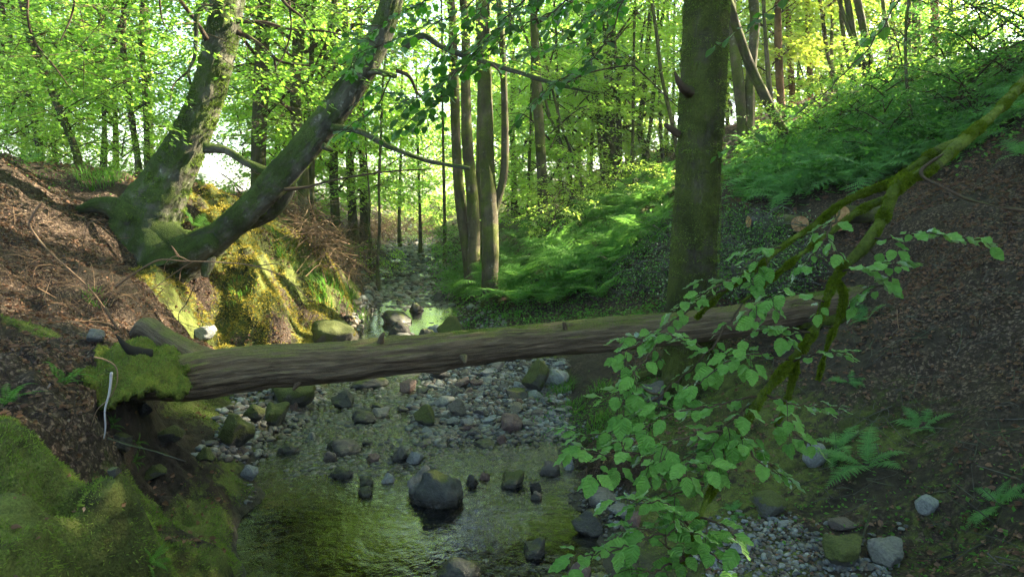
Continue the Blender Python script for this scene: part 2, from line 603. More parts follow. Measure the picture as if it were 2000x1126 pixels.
M = {}
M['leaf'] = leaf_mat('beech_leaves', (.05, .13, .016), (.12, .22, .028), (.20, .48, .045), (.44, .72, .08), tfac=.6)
M['leaf_far'] = leaf_mat('sunny_leaves', (.09, .19, .025), (.18, .28, .04), (.38, .76, .08), (.76, .92, .15), tfac=.72)  # colour and translucency raised to stand in for sunlight on the leaves
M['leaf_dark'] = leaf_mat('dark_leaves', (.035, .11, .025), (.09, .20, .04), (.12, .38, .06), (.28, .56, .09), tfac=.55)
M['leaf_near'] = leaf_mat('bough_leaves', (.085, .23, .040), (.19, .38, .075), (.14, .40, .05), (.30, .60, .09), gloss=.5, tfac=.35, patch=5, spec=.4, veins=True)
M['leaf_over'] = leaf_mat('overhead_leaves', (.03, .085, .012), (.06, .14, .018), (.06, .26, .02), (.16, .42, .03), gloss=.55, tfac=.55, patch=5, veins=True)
M['fern'] = leaf_mat('fern_green', (.028, .095, .016), (.10, .22, .045), (.09, .28, .04), (.26, .52, .09), tfac=.5, patch=.9, spec=.1)
M['fern_blue'] = leaf_mat('shaded_fern_green', (.03, .10, .025), (.15, .32, .10), (.18, .50, .12), (.34, .66, .16), tfac=.45, patch=.9, spec=.2)
M['grass'] = leaf_mat('grass_green', (.05, .13, .02), (.10, .20, .03), (.10, .28, .03), (.18, .38, .05), tfac=.45, patch=3, spec=.15)
M['mossblade'] = leaf_mat('moss_tufts', (.055, .110, .018), (.21, .28, .055), (.06, .13, .018), (.19, .27, .05), gloss=.7, tfac=.3, patch=2.5, spec=0)
M['mossbough'] = leaf_mat('bough_moss', (.055, .095, .006), (.17, .22, .018), (.06, .10, .008), (.18, .24, .02), gloss=.7, tfac=.35, patch=5, spec=0)
M['litter'] = leaf_mat('dead_leaves', (.075, .042, .026), (.23, .145, .098), (.10, .05, .02), (.22, .11, .05), gloss=.6, tfac=.2, patch=1.5, spec=.1)
M['moss_sunpaint'] = leaf_mat('sun_painted_moss_tufts', (.17, .17, .02), (.48, .38, .08), (.17, .17, .02), (.44, .36, .07), gloss=.7, tfac=.3, patch=3, spec=0)  # yellow green moss raised to gold, standing in for sun on the bank
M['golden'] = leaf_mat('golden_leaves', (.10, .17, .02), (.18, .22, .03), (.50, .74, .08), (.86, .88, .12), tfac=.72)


def bark_mat(name, bark_a, bark_b, moss_a, moss_b, amount=.5, upbias=.5, bump=.012, lichen=0.0, fiss=1.0):
    m, nt = mat(name)
    co = coords(nt, attr='axis_co', scale=(1, 1, .22 if fiss else 1))
    cw = coords(nt, 'World')
    n1 = tnoise(nt, co, 14, 6, .65, .4)
    n2 = tnoise(nt, cw, 3.0, 5, .6)
    n3 = tnoise(nt, cw, 55, 4, .7)
    bark = ramp(nt, n1, [(.25, bark_a), (.72, bark_b)]).outputs[0]
    if lichen:
        n4 = tnoise(nt, cw, 9, 5, .6)
        bark = mixc(nt, ramp(nt, n4, [(.60, gray(0)), (.66, gray(lichen))]).outputs[0], bark, (.32, .34, .28))
    moss = ramp(nt, n3, [(.3, moss_a), (.7, moss_b)]).outputs[0]
    g = N(nt, 'ShaderNodeNewGeometry')
    sx = N(nt, 'ShaderNodeSeparateXYZ')
    nt.links.new(g.outputs['Normal'], sx.inputs[0])
    f = mth(nt, 'ADD', n2, mth(nt, 'MULTIPLY', sx.outputs[2], upbias * .35))
    f = mth(nt, 'ADD', f, mth(nt, 'MULTIPLY', mth(nt, 'SUBTRACT', n1, .5), .35))
    f = mth(nt, 'ADD', f, amount - .5)
    fac = ramp(nt, f, [(.44, gray(0)), (.60, gray(1))]).outputs[0]
    col = mixc(nt, fac, bark, moss)
    n5 = tnoise(nt, cw, 1.7, 4, .6, .6)
    col = mixc(nt, 1.0, col, ramp(nt, n5, [(.32, gray(.42)), (.5, gray(.85)), (.68, gray(1.3))]).outputs[0], 'MULTIPLY')
    n6 = tnoise(nt, coords(nt, attr='axis_co', scale=(1, 1, 3.0)), 5, 4, .6, .8)
    col = mixc(nt, ramp(nt, n6, [(.60, gray(0)), (.68, gray(.55))]).outputs[0], col, (.022, .020, .012))
    hh = mth(nt, 'ADD', mth(nt, 'MULTIPLY', n1, 1.0), mth(nt, 'MULTIPLY', mth(nt, 'MULTIPLY', n3, fac), .9))
    finish(nt, col, .88, hh, bump, .9, .2)
    return m


M['beech_moss'] = bark_mat('mossy_beech_bark', (.050, .048, .034), (.13, .13, .10), (.022, .040, .008), (.075, .110, .022), amount=.56, upbias=.5, bump=.035, lichen=.5)
M['trunk_moss'] = bark_mat('green_mossy_trunk', (.040, .036, .022), (.095, .085, .050), (.030, .042, .008), (.085, .100, .018), amount=.62, upbias=.1, bump=.038)
M['trunk'] = bark_mat('woodland_bark', (.035, .030, .020), (.12, .105, .065), (.035, .050, .010), (.10, .12, .022), amount=.52, upbias=.1, bump=.015, lichen=.3)
M['trunk_pine'] = bark_mat('pine_bark', (.09, .045, .025), (.22, .12, .07), (.06, .06, .015), (.10, .10, .02), amount=.22, bump=.02)
M['twig'] = bark_mat('twig_bark', (.030, .020, .012), (.075, .052, .032), (.03, .04, .01), (.06, .08, .02), amount=.3, bump=.004)
M['deadtwig'] = bark_mat('dry_twig_bark', (.12, .075, .045), (.26, .175, .11), (.08, .08, .03), (.12, .12, .05), amount=.12, bump=.004)
M['brushtwig'] = bark_mat('old_brushwood_bark', (.045, .042, .036), (.14, .13, .115), (.03, .045, .02), (.06, .085, .03), amount=.42, bump=.004)
M['mosslimb'] = bark_mat('moss_sleeve', (.05, .04, .02), (.10, .08, .04), (.040, .065, .006), (.11, .145, .014), amount=1.05, upbias=.2, bump=.02)
M['whitestick'] = bark_mat('peeled_stick', (.30, .28, .27), (.52, .50, .50), (.2, .2, .15), (.3, .3, .25), amount=.1, bump=.003)
M['dark'], nt = mat('rotten_hollow')
finish(nt, (.012, .010, .007), .9)
M['cutend'], nt = mat('sawn_wood')
co = coords(nt, 'Object')
finish(nt, ramp(nt, tnoise(nt, co, 18, 3), [(.3, (.20, .10, .04)), (.7, (.42, .26, .13))]).outputs[0], .8)


def log_mat():
    m, nt = mat('weathered_log_wood')
    co = coords(nt, attr='axis_co', scale=(1, 1, .10))
    cw = coords(nt, 'World')
    n1 = tnoise(nt, co, 26, 7, .68, .6)
    n1b = tnoise(nt, coords(nt, attr='axis_co', scale=(1, 1, .07)), 60, 5, .65, .5)
    n2 = tnoise(nt, cw, 2.6, 5, .62)
    n3 = tnoise(nt, cw, 60, 4, .7)
    n4 = tnoise(nt, coords(nt, attr='axis_co', scale=(1, 1, .25)), 5, 4, .6, .8)
    wood = ramp(nt, n1, [(.26, (.030, .021, .012)), (.42, (.095, .068, .040)), (.60, (.165, .125, .078)), (.82, (.27, .215, .145))]).outputs[0]
    wood = mixc(nt, ramp(nt, n1b, [(.35, gray(.7)), (.55, gray(0))]).outputs[0], wood, (.030, .022, .014))
    wood = mixc(nt, ramp(nt, n4, [(.5, gray(0)), (.75, gray(.55))]).outputs[0], wood, (.16, .105, .06))
    moss = ramp(nt, n3, [(.3, (.055, .058, .012)), (.7, (.13, .135, .03))]).outputs[0]
    g = N(nt, 'ShaderNodeNewGeometry')
    sx = N(nt, 'ShaderNodeSeparateXYZ')
    nt.links.new(g.outputs['Normal'], sx.inputs[0])
    f = mth(nt, 'ADD', mth(nt, 'MULTIPLY', sx.outputs[2], .42), mth(nt, 'MULTIPLY', n2, .72))
    f = mth(nt, 'ADD', f, mth(nt, 'MULTIPLY', mth(nt, 'SUBTRACT', n1, .5), .4))
    fac = ramp(nt, f, [(.60, gray(0)), (.80, gray(.92))]).outputs[0]
    col = mixc(nt, fac, wood, moss)
    hh = mth(nt, 'ADD', mth(nt, 'MULTIPLY', n1, 1.1), mth(nt, 'MULTIPLY', n1b, .5))
    hh = mth(nt, 'ADD', hh, mth(nt, 'MULTIPLY', mth(nt, 'MULTIPLY', n3, fac), .5))
    finish(nt, col, .85, hh, .022, 1.0, .25)
    return m


M['log'] = log_mat()


def rock_mat(name, mossy=.0, wet=0.0, tint=None):
    m, nt = mat(name)
    co = coords(nt, 'Object')
    cw = coords(nt, 'World')
    oi = N(nt, 'ShaderNodeObjectInfo')
    gi = N(nt, 'ShaderNodeNewGeometry')
    rnd = oi.outputs['Random']
    if tint == 'island':
        rnd = gi.outputs['Random Per Island']
    base = ramp(nt, rnd, [(0, (.060, .058, .052)), (.2, (.115, .115, .105)), (.38, (.080, .062, .048)), (.52, (.13, .145, .145)), (.66, (.105, .090, .065)),
                          (.8, (.050, .058, .060)), (.9, (.19, .19, .175)), (1, (.105, .068, .052))], 'CONSTANT' if tint == 'island' else 'LINEAR').outputs[0]
    if tint and tint != 'island':
        base = mixc(nt, .85, base, tint)
    n1 = tnoise(nt, co, 6, 6, .65)
    n2 = tnoise(nt, co, 45, 4, .6)
    col = mixc(nt, 1.0, base, ramp(nt, n1, [(.3, gray(.55)), (.7, gray(1.35))]).outputs[0], 'MULTIPLY')
    col = mixc(nt, ramp(nt, n2, [(.62, gray(0)), (.7, gray(.4))]).outputs[0], col, (.30, .31, .28))
    hh = mth(nt, 'ADD', n1, mth(nt, 'MULTIPLY', n2, .25))
    rough = .78
    if mossy:
        sx = N(nt, 'ShaderNodeSeparateXYZ')
        nt.links.new(gi.outputs['Normal'], sx.inputs[0])
        f = mth(nt, 'ADD', mth(nt, 'MULTIPLY', sx.outputs[2], .35), tnoise(nt, cw, 5, 5, .6))
        n3 = tnoise(nt, cw, 70, 3, .7)
        fac = ramp(nt, f, [(.92 - mossy * .5, gray(0)), (1.02 - mossy * .5, gray(1))]).outputs[0]
        col = mixc(nt, fac, col, ramp(nt, n3, [(.3, (.028, .036, .007)), (.7, (.075, .09, .015))]).outputs[0])
        hh = mth(nt, 'ADD', hh, mth(nt, 'MULTIPLY', mth(nt, 'MULTIPLY', n3, fac), .6))
    if wet:
        # a wet, dark skirt up to just above the waterline
        sp = N(nt, 'ShaderNodeSeparateXYZ')
        nt.links.new(gi.outputs['Position'], sp.inputs[0])
        lvl = mth(nt, 'ADD', mth(nt, 'MULTIPLY', tnoise(nt, cw, 6, 2), .07), .02 + wet)
        under = mth(nt, 'MULTIPLY', mth(nt, 'MAXIMUM', mth(nt, 'SUBTRACT', sp.outputs[1], 6.5), 0.0), .016)
        dd = mth(nt, 'SUBTRACT', mth(nt, 'SUBTRACT', sp.outputs[2], under), lvl)
        wf = ramp(nt, mth(nt, 'ADD', mth(nt, 'MULTIPLY', dd, 12), .5), [(0, gray(1)), (1, gray(0))]).outputs[0]
        col = mixc(nt, mth(nt, 'MULTIPLY', wf, .75), col, (.018, .018, .012))
        rough = ramp(nt, wf, [(0, gray(.78)), (1, gray(.22))]).outputs[0]
    finish(nt, col, rough, hh, .02, .8, .4)
    return m


M['rock'] = rock_mat('river_stone', 0, .03)
M['rock_moss'] = rock_mat('mossy_stone', 1.0, .03, (.06, .06, .045))
M['rock_dark'] = rock_mat('dark_wet_stone', .35, .03, (.026, .027, .022))
M['rock_pale'] = rock_mat('pale_stone', .1, 0, (.20, .215, .205))
M['rock_red'] = rock_mat('reddish_stone', 0, 0, (.105, .062, .048))
M['gravel'] = rock_mat('river_gravel', 0, .005, 'island')


def ground_mat():
    m, nt = mat('woodland_floor')
    cw = coords(nt, 'World')
    a = N(nt, 'ShaderNodeAttribute')
    a.attribute_name = 'mask'
    sep = N(nt, 'ShaderNodeSeparateXYZ')
    nt.links.new(a.outputs['Vector'], sep.inputs[0])
    mossm, litm, bedm = sep.outputs
    n1 = tnoise(nt, cw, 2.2, 6, .65)
    n2 = tnoise(nt, cw, 14, 5, .65)
    n3 = tnoise(nt, cw, 80, 3, .7)
    soil = ramp(nt, n2, [(.3, (.012, .010, .007)), (.7, (.052, .040, .028))]).outputs[0]
    vo = N(nt, 'ShaderNodeTexVoronoi')
    vo.inputs['Scale'].default_value = 34
    dn = N(nt, 'ShaderNodeTexNoise')
    dn.inputs['Scale'].default_value = 22
    dn.inputs['Detail'].default_value = 3
    nt.links.new(cw, dn.inputs['Vector'])
    ds = N(nt, 'ShaderNodeVectorMath', operation='SCALE')
    ds.inputs['Scale'].default_value = .09
    nt.links.new(dn.outputs['Color'], ds.inputs[0])
    da = N(nt, 'ShaderNodeVectorMath', operation='ADD')
    nt.links.new(cw, da.inputs[0])
    nt.links.new(ds.outputs[0], da.inputs[1])
    nt.links.new(da.outputs[0], vo.inputs['Vector'])
    lf = ramp(nt, N_sep(nt, vo.outputs['Color']), [(0, (.035, .023, .016)), (.45, (.085, .057, .040)), (.75, (.145, .10, .073)), (1, (.20, .15, .11))]).outputs[0]
    lit = mixc(nt, ramp(nt, vo.outputs['Distance'], [(.25, gray(0)), (.6, gray(.9))]).outputs[0], lf, (.022, .015, .011))
    moss = ramp(nt, n3, [(.28, (.026, .042, .009)), (.72, (.14, .175, .040))]).outputs[0]
    moss = mixc(nt, ramp(nt, n2, [(.35, gray(0)), (.7, gray(.6))]).outputs[0], moss, (.085, .085, .02))
    v2 = N(nt, 'ShaderNodeTexVoronoi', feature='SMOOTH_F1')
    v2.inputs['Scale'].default_value = 8.5
    wv = N(nt, 'ShaderNodeVectorMath', operation='ADD')
    nt.links.new(cw, wv.inputs[0])
    nn_ = N(nt, 'ShaderNodeTexNoise')
    nn_.inputs['Scale'].default_value = 5
    nn_.inputs['Detail'].default_value = 4
    nt.links.new(cw, nn_.inputs['Vector'])
    sc3 = N(nt, 'ShaderNodeVectorMath', operation='SCALE')
    sc3.inputs['Scale'].default_value = .35
    nt.links.new(nn_.outputs['Color'], sc3.inputs[0])
    nt.links.new(sc3.outputs[0], wv.inputs[1])
    nt.links.new(wv.outputs[0], v2.inputs['Vector'])
    moss = mixc(nt, ramp(nt, v2.outputs['Distance'], [(.42, gray(0)), (.72, gray(.85))]).outputs[0], moss, (.012, .013, .005))  # dark gaps between moss cushions, crevice shade put into the colour
    big = tnoise(nt, cw, 1.3, 4, .65)
    moss = mixc(nt, 1.0, moss, ramp(nt, big, [(.34, gray(.45)), (.62, gray(1.25))]).outputs[0], 'MULTIPLY')
    stone = ramp(nt, n2, [(.3, (.018, .017, .012)), (.7, (.070, .064, .046))]).outputs[0]
    lf_ = ramp(nt, mth(nt, 'ADD', litm, mth(nt, 'MULTIPLY', mth(nt, 'SUBTRACT', n1, .5), 1.1)), [(.38, gray(0)), (.55, gray(1))]).outputs[0]
    mf_ = ramp(nt, mth(nt, 'ADD', mossm, mth(nt, 'MULTIPLY', mth(nt, 'SUBTRACT', n2, .5), .9)), [(.42, gray(0)), (.58, gray(1))]).outputs[0]
    col = mixc(nt, lf_, soil, lit)
    col = mixc(nt, mf_, col, moss)
    col = mixc(nt, bedm, col, stone)
    hh = mth(nt, 'ADD', mth(nt, 'MULTIPLY', n2, .8), mth(nt, 'MULTIPLY', n3, .35))
    hh = mth(nt, 'ADD', hh, mth(nt, 'MULTIPLY', mth(nt, 'MULTIPLY', vo.outputs['Distance'], lf_), .5))
    hh = mth(nt, 'SUBTRACT', hh, mth(nt, 'MULTIPLY', mth(nt, 'MULTIPLY', v2.outputs['Distance'], mf_), .9))
    finish(nt, col, .9, hh, .05, 1.0, .2)
    return m


def N_sep(nt, s):
    x = N(nt, 'ShaderNodeSeparateColor')
    nt.links.new(s, x.inputs[0])
    return x.outputs[0]


M['ground'] = ground_mat()


def water_mat():
    m, nt = mat('stream_water')
    g = N(nt, 'ShaderNodeNewGeometry')
    sp = N(nt, 'ShaderNodeSeparateXYZ')
    nt.links.new(g.outputs['Position'], sp.inputs[0])
    a = coords(nt, 'World', (1, 1.0, 1))
    fine = tnoise(nt, a, 11, 4, .6, .5)
    broad = tnoise(nt, a, 2.4, 3, .5, 1.0)
    # riffle zone y 6.6 .. 12 is rougher, pools are calm
    rz = ramp(nt, mth(nt, 'MULTIPLY', sp.outputs[1], .04), [(.12, gray(.20)), (.22, gray(.08)), (.30, gray(1)), (.46, gray(.9)), (.52, gray(.06)), (.66, gray(.06)), (.74, gray(.5)), (1, gray(.5))]).outputs[0]
    hh = mth(nt, 'ADD', mth(nt, 'MULTIPLY', fine, .6), broad)
    hh = mth(nt, 'MULTIPLY', hh, rz)
    b = N(nt, 'ShaderNodeBump')
    b.inputs['Distance'].default_value = .10
    b.inputs['Strength'].default_value = 1
    nt.links.new(hh, b.inputs['Height'])
    fr = N(nt, 'ShaderNodeFresnel')
    fr.inputs[0].default_value = 1.33
    nt.links.new(b.outputs[0], fr.inputs[1])
    gl = N(nt, 'ShaderNodeBsdfGlossy')
    gl.inputs['Roughness'].default_value = .03
    nt.links.new(b.outputs[0], gl.inputs['Normal'])
    tr = N(nt, 'ShaderNodeBsdfTransparent')
    tr.inputs[0].default_value = (.25, .20, .08, 1)
    mx = N(nt, 'ShaderNodeMixShader')
    nt.links.new(mth(nt, 'MINIMUM', mth(nt, 'MULTIPLY', fr.outputs[0], 2.4), 1.0), mx.inputs[0])
    nt.links.new(tr.outputs[0], mx.inputs[1])
    nt.links.new(gl.outputs[0], mx.inputs[2])
    o = N(nt, 'ShaderNodeOutputMaterial')
    nt.links.new(mx.outputs[0], o.inputs[0])
    return m


M['water'] = water_mat()


# ------------------------------------------------------------------ ground and water
def masks(x, y, h):
    s = x - xc(y)
    rel = h - wz(y)
    nb = fbm2(x, y, .9, 3, 61)
    left_near = sstep(-.7, -1.1, s) * sstep(5.9, 4.8, y)
    lit_zone = sstep(3.55, 4.1, y + .5 * nb) * sstep(-1.7, -2.0, s)
    left_near = left_near * (1 - lit_zone * .95)
    ridge = np.exp(-((y - 5.9 - .12 * (s + 4)) / .22) ** 2) * sstep(-2.6, -3.2, s)
    left_near = np.maximum(left_near, ridge)
    moss = .15 + .25 * nb
    moss = np.maximum(moss, left_near * (.95 - .5 * sstep(.15, .4, fbm2(x, y, 1.4, 2, 63))))
    face = sstep(9.3, 10.0, y) * sstep(19, 15, y) * sstep(-.7, -1.2, s) * sstep(-4.6, -3.7, s)
    moss = np.maximum(moss, face * (.72 + .55 * fbm2(x, y, 1.6, 2, 64)))
    lowleft = sstep(-.8, -1.3, s) * sstep(5, 6, y) * sstep(9.5, 8, y) * sstep(1.15, .7, rel)
    moss = np.maximum(moss, lowleft * .75)
    hollow = sstep(4.5, 4.8, y) * sstep(7.2, 6.4, y) * sstep(-1.4, -1.7, s) * sstep(1.22, 1.05, rel) * sstep(.12, .3, rel)  # moss and litter thinned to dark soil, standing in for cavity shade
    moss = moss * (1 - hollow * (.55 + .4 * nb))
    rightlow = sstep(1.2, 1.8, s) * sstep(1.7, .6, rel) * sstep(14, 10, y)
    moss = np.maximum(moss, rightlow * (.55 + .35 * nb))
    green = sstep(13, 16, y) * sstep(1.2, 2, s) * sstep(9.5, 7.5, s) * .55
    moss = np.maximum(moss, green + .3 * nb * green)
    litter = .62 + .35 * nb
    litter = litter * sstep(.1, .35, rel) * (1 - hollow)
    litter = np.where(moss > .7, litter * .5, litter)
    litter = litter * (1 - .12 * sstep(1.2, 1.8, s) * sstep(2.2, 1.2, rel) * sstep(10, 8, y))
    bed = sstep(.16, .06, rel)
    return np.clip(moss, 0, 1), np.clip(litter, 0, 1), bed


def build_ground():
    # rows grow with distance; columns fan out a little so that the near banks are fine
    ys = np.concatenate([np.linspace(-8, 1.5, 20, endpoint=False), 1.5 * (200 / 1.5) ** (np.linspace(0, 1, 620) ** 1.0)])
    u = np.concatenate([np.linspace(-9, -1.3, 24, endpoint=False), np.linspace(-1.3, 1.3, 640), np.linspace(1.3, 9, 25)[1:]])
    Y, U = np.meshgrid(ys, u, indexing='ij')
    X = U * (np.maximum(Y, 1.5) * .82 + 1.0) - .1 * np.maximum(Y, 0)
    Z = H(X, Y)
    V = np.stack([X, Y, Z], -1).reshape(-1, 3)
    n, c = Y.shape
    i = np.arange(n - 1)[:, None] * c
    j = np.arange(c - 1)[None]
    q = np.stack([i + j, i + j + 1, i + c + j + 1, i + c + j], -1).reshape(-1, 4)
    mb = MB()
    mb.add(V, [q])
    o = mb.obj('ground', M['ground'])
    mo, li, be = masks(X, Y, Z)
    at = o.data.attributes.new('mask', 'FLOAT_VECTOR', 'POINT')
    at.data.foreach_set('vector', np.stack([mo, li, be], -1).reshape(-1).astype(np.float32))
    tag(o, kind='structure', label='steep wooded valley floor of leaf litter soil and moss')
    return o


build_ground()


def build_water():
    ys = np.concatenate([np.linspace(-3, 3, 12, endpoint=False), np.geomspace(3, 90, 260)])
    u = np.linspace(-2.6, 2.6, 60)
    Y, U = np.meshgrid(ys, u, indexing='ij')
    X = xc(Y) + U
    Z = wz(Y) + .008 * fbm2(X, Y, 1.6, 2, 71) * sstep(6.5, 7.5, Y) * (1 - sstep(12, 13, Y) * sstep(16, 15, Y))
    mb = MB()
    n, c = Y.shape
    i = np.arange(n - 1)[:, None] * c
    j = np.arange(c - 1)[None]
    q = np.stack([i + j, i + j + 1, i + c + j + 1, i + c + j], -1).reshape(-1, 4)
    mb.add(np.stack([X, Y, Z], -1).reshape(-1, 3), [q])
    o = mb.obj('stream_water', M['water'])
    tag(o, kind='structure', label='shallow clear brown green stream water')


build_water()


# ------------------------------------------------------------------ crowns
def spray(L, n, flat=.12, rs=None, lsize=.075):
    """a flat beech spray: main twig along +x with side twigs; returns twigs and leaves"""
    rs = rs or rng
    twigs, lp, ld = [], [], []
    bend = rs.uniform(-.25, .25)
    for k in range(n):
        t = rs.uniform(.08, 1.0)
        side = rs.choice([-1, 1])
        w = L * .55 * (1 - t * .75) * rs.uniform(.05, 1)
        x = t * L + w * .45
        y = side * w + bend * x * x / L
        z = rs.normal(0, flat * .25) * L - .18 * (x * x + y * y) / L
        lp.append((x, y, z))
        ang = side * rs.uniform(.2, 1.2)
        ld.append((math.cos(ang), math.sin(ang), -.25 + rs.normal(0, .15)))
    return np.array(lp), np.array(ld)


def crown_mesh(name, n_spray, rad, z0, z1, leafm, leaf=.085, per=34, spL=1.1, seed=1, limbs=12, shape='round', twigm=None):
    rs = np.random.default_rng(seed)
    mb, tb = MB(), MB()
    protos = [spray(spL, per, rs=rs) for _ in range(6)]
    # limbs, each ending in several sprays
    ends = []
    for k in range(limbs):
        z = z0 + (z1 - z0) * (k + rs.uniform(0, 1)) / limbs
        f = (z - z0) / (z1 - z0)
        rr = rad * (math.sin(math.pi * min(max(f * .85 + .12, 0), 1)) ** .6 if shape == 'round' else (1 - f * .8))
        az = k * 2.4 + rs.uniform(-.5, .5)
        d = np.array([math.cos(az), math.sin(az), 0])
        zs = z - rs.uniform(.3, 1.0) * rr * .5
        p0 = np.array([0, 0, max(zs, z0 * .5)])
        p1 = p0 + d * rr * .5 + np.array([0, 0, rr * .32])
        p2 = d * rr * rs.uniform(.8, 1.0) + np.array([0, 0, z + rr * .05])
        tube(tb, [p0, p1, p2], [.045 * rad / 3, .028 * rad / 3, .006], 5, 4, .1, 3, seed + k)
        m = int(round(n_spray / limbs))
        for j in range(m):
            t = rs.uniform(.25, 1.05)
            b = p0 * (1 - t) ** 2 + 2 * p1 * t * (1 - t) + p2 * t * t
            off = rs.normal(0, 1, 3) * np.array([.32, .32, .16]) * rr * (.4 + .6 * t)
            q = b + off
            a2 = az + rs.normal(0, .8)
            dd = np.array([math.cos(a2), math.sin(a2), rs.normal(-.08, .15)])
            ends.append((q, dd, rs.integers(6), rs.uniform(.7, 1.25)))
            if j % 2 == 0:
                tube(tb, [b, (b + q) / 2 + np.array([0, 0, .1]), q + dd * spL * .6], [.011, .008, .003], 3, 2)
    for q, dd, k, sc_ in ends:
        P, D = protos[k]
        d = dd / np.linalg.norm(dd)
        s = np.cross([0, 0, 1.0], d)
        s /= np.linalg.norm(s)
        u = np.cross(d, s)
        roll = rs.normal(0, .25)
        s, u = s * math.cos(roll) + u * math.sin(roll), u * math.cos(roll) - s * math.sin(roll)
        B = np.stack([d, s, u])
        pos = q + (P * sc_) @ B + rs.normal(0, .02, P.shape)
        dr = D @ B
        nn = np.tile(u, (len(P), 1)) + rs.normal(0, .38, P.shape)
        stamp(mb, LEAF_V, LEAF_F, pos, dr, nn, leaf * rs.uniform(.65, 1.2, len(P)), 0)
    return mb.mesh(name, leafm, smooth=False), tb.mesh(name + '_branches', twigm or M['twig'])


CR = {}
CR['high'] = [crown_mesh('crown_leaves', 210, 3.4, 6.0, 15.0, M['leaf'], seed=s, limbs=16, spL=1.4, per=34, leaf=.11) for s in (1, 2)]
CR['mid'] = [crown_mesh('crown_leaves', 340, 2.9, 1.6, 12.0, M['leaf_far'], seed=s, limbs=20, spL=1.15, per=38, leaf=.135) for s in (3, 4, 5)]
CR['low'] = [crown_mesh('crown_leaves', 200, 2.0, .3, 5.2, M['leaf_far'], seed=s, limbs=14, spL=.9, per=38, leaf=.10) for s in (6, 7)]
CR['midd'] = [crown_mesh('crown_leaves', 320, 3.0, 2.4, 12.0, M['leaf'], seed=s, limbs=18, spL=1.2, per=38, leaf=.11) for s in (8, 9)]
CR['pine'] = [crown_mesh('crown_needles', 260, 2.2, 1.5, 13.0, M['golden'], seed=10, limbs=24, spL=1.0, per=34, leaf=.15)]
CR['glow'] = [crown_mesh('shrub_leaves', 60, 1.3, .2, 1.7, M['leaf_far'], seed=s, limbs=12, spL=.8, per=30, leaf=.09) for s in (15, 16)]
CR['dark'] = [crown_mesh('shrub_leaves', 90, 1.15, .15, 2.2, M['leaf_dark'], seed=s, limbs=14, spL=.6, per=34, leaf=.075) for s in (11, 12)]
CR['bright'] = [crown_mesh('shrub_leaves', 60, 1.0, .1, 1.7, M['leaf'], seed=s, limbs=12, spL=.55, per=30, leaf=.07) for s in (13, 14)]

_cc = [0]


def add_crown(root, kind, loc, rz=None, s=1.0, sz=None):
    lst = CR[kind]
    me, tw = lst[_cc[0] % len(lst)]
    _cc[0] += 1
    rz = rng.uniform(0, 6.28) if rz is None else rz
    out = []
    for nm, m in (('crown', me), ('branches', tw)):
        o = bpy.data.objects.new(nm, m)
        COL.objects.link(o)
        o.parent = root
        o.location = tuple(loc)
        o.rotation_euler = (0, 0, rz)
        o.scale = (s, s, sz or s)
        out.append(o)
    return out


# ------------------------------------------------------------------ background trees traced by trunk
def tree(label, Y, stems, crown='mid', cat='tree', name='woodland_tree', m='trunk', group=None, cs=1.0, cz=0.0, crn=1, H_top=11.0, split=None):
    """stems: list of [(px,py),...] , width px ; the first point is where the stem leaves the ground"""
    sx = [s[0][0][0] for s in stems]
    px0 = sum(sx) / len(sx)
    x0 = (px0 - 1000) / F * Y
    z0 = Hs(x0, Y)
    root = empty(name, (x0, Y, z0 - .05), 0, label=label, cat=cat, group=group)
    tops = []
    for k, (pts, w) in enumerate(stems):
        P = []
        for i, (px, py) in enumerate(pts):
            p = W(px, py, Y)
            P.append(p)
        g = P[0].copy()
        g[2] = Hs(g[0], g[1]) - .15
        if P[0][2] > g[2] + .05:
            P[0][2] = max(P[0][2], g[2] + .2)
        P = [g] + [p for p in P if p[2] > g[2] + .15]
        # carry on above the picture
        d = P[-1] - P[-2]
        d = d / max(abs(d[2]), .2)
        d[0] = max(-.35, min(.35, d[0]))
        tgt = z0 + H_top * rng.uniform(.85, 1.1)
        while P[-1][2] < tgt:
            q = P[-1] + np.array([d[0] * 2 + rng.normal(0, .12), rng.normal(0, .15), 2.0])
            P.append(q)
        # small depth wander for a natural stem
        P = [p + np.array([0, .05 * math.sin(p[2] * 1.3 + k * 2 + Y), 0]) for p in P]
        r = w / F * Y / 2
        zz = np.array([p[2] for p in P])
        rad = r * .9 * (1 - .62 * np.clip((zz - z0) / max(H_top, 1), 0, 1.1))
        rad[0] *= 1.5
        mb = MB()
        near = Y < 20
        tube(mb, np.array(P) - np.array([x0, Y, z0 - .05]), rad, 16 if near else 9, 7 if near else 4, .16, 3.0 / max(r * 8, 1), int(abs(px0)) % 91 + k, fine=.006 if near else 0)
        mb.obj('trunk', M[m], root)
        tops.append(P)
    if crown:
        for c in range(crn):
            P = tops[c % len(tops)]
            q = P[min(len(P) - 1, 3)]
            loc = (q[0] - x0 + rng.normal(0, .1), rng.normal(0, .2), .05 + cz)
            add_crown(root, crown, loc, s=cs * rng.uniform(.9, 1.12))
    return root


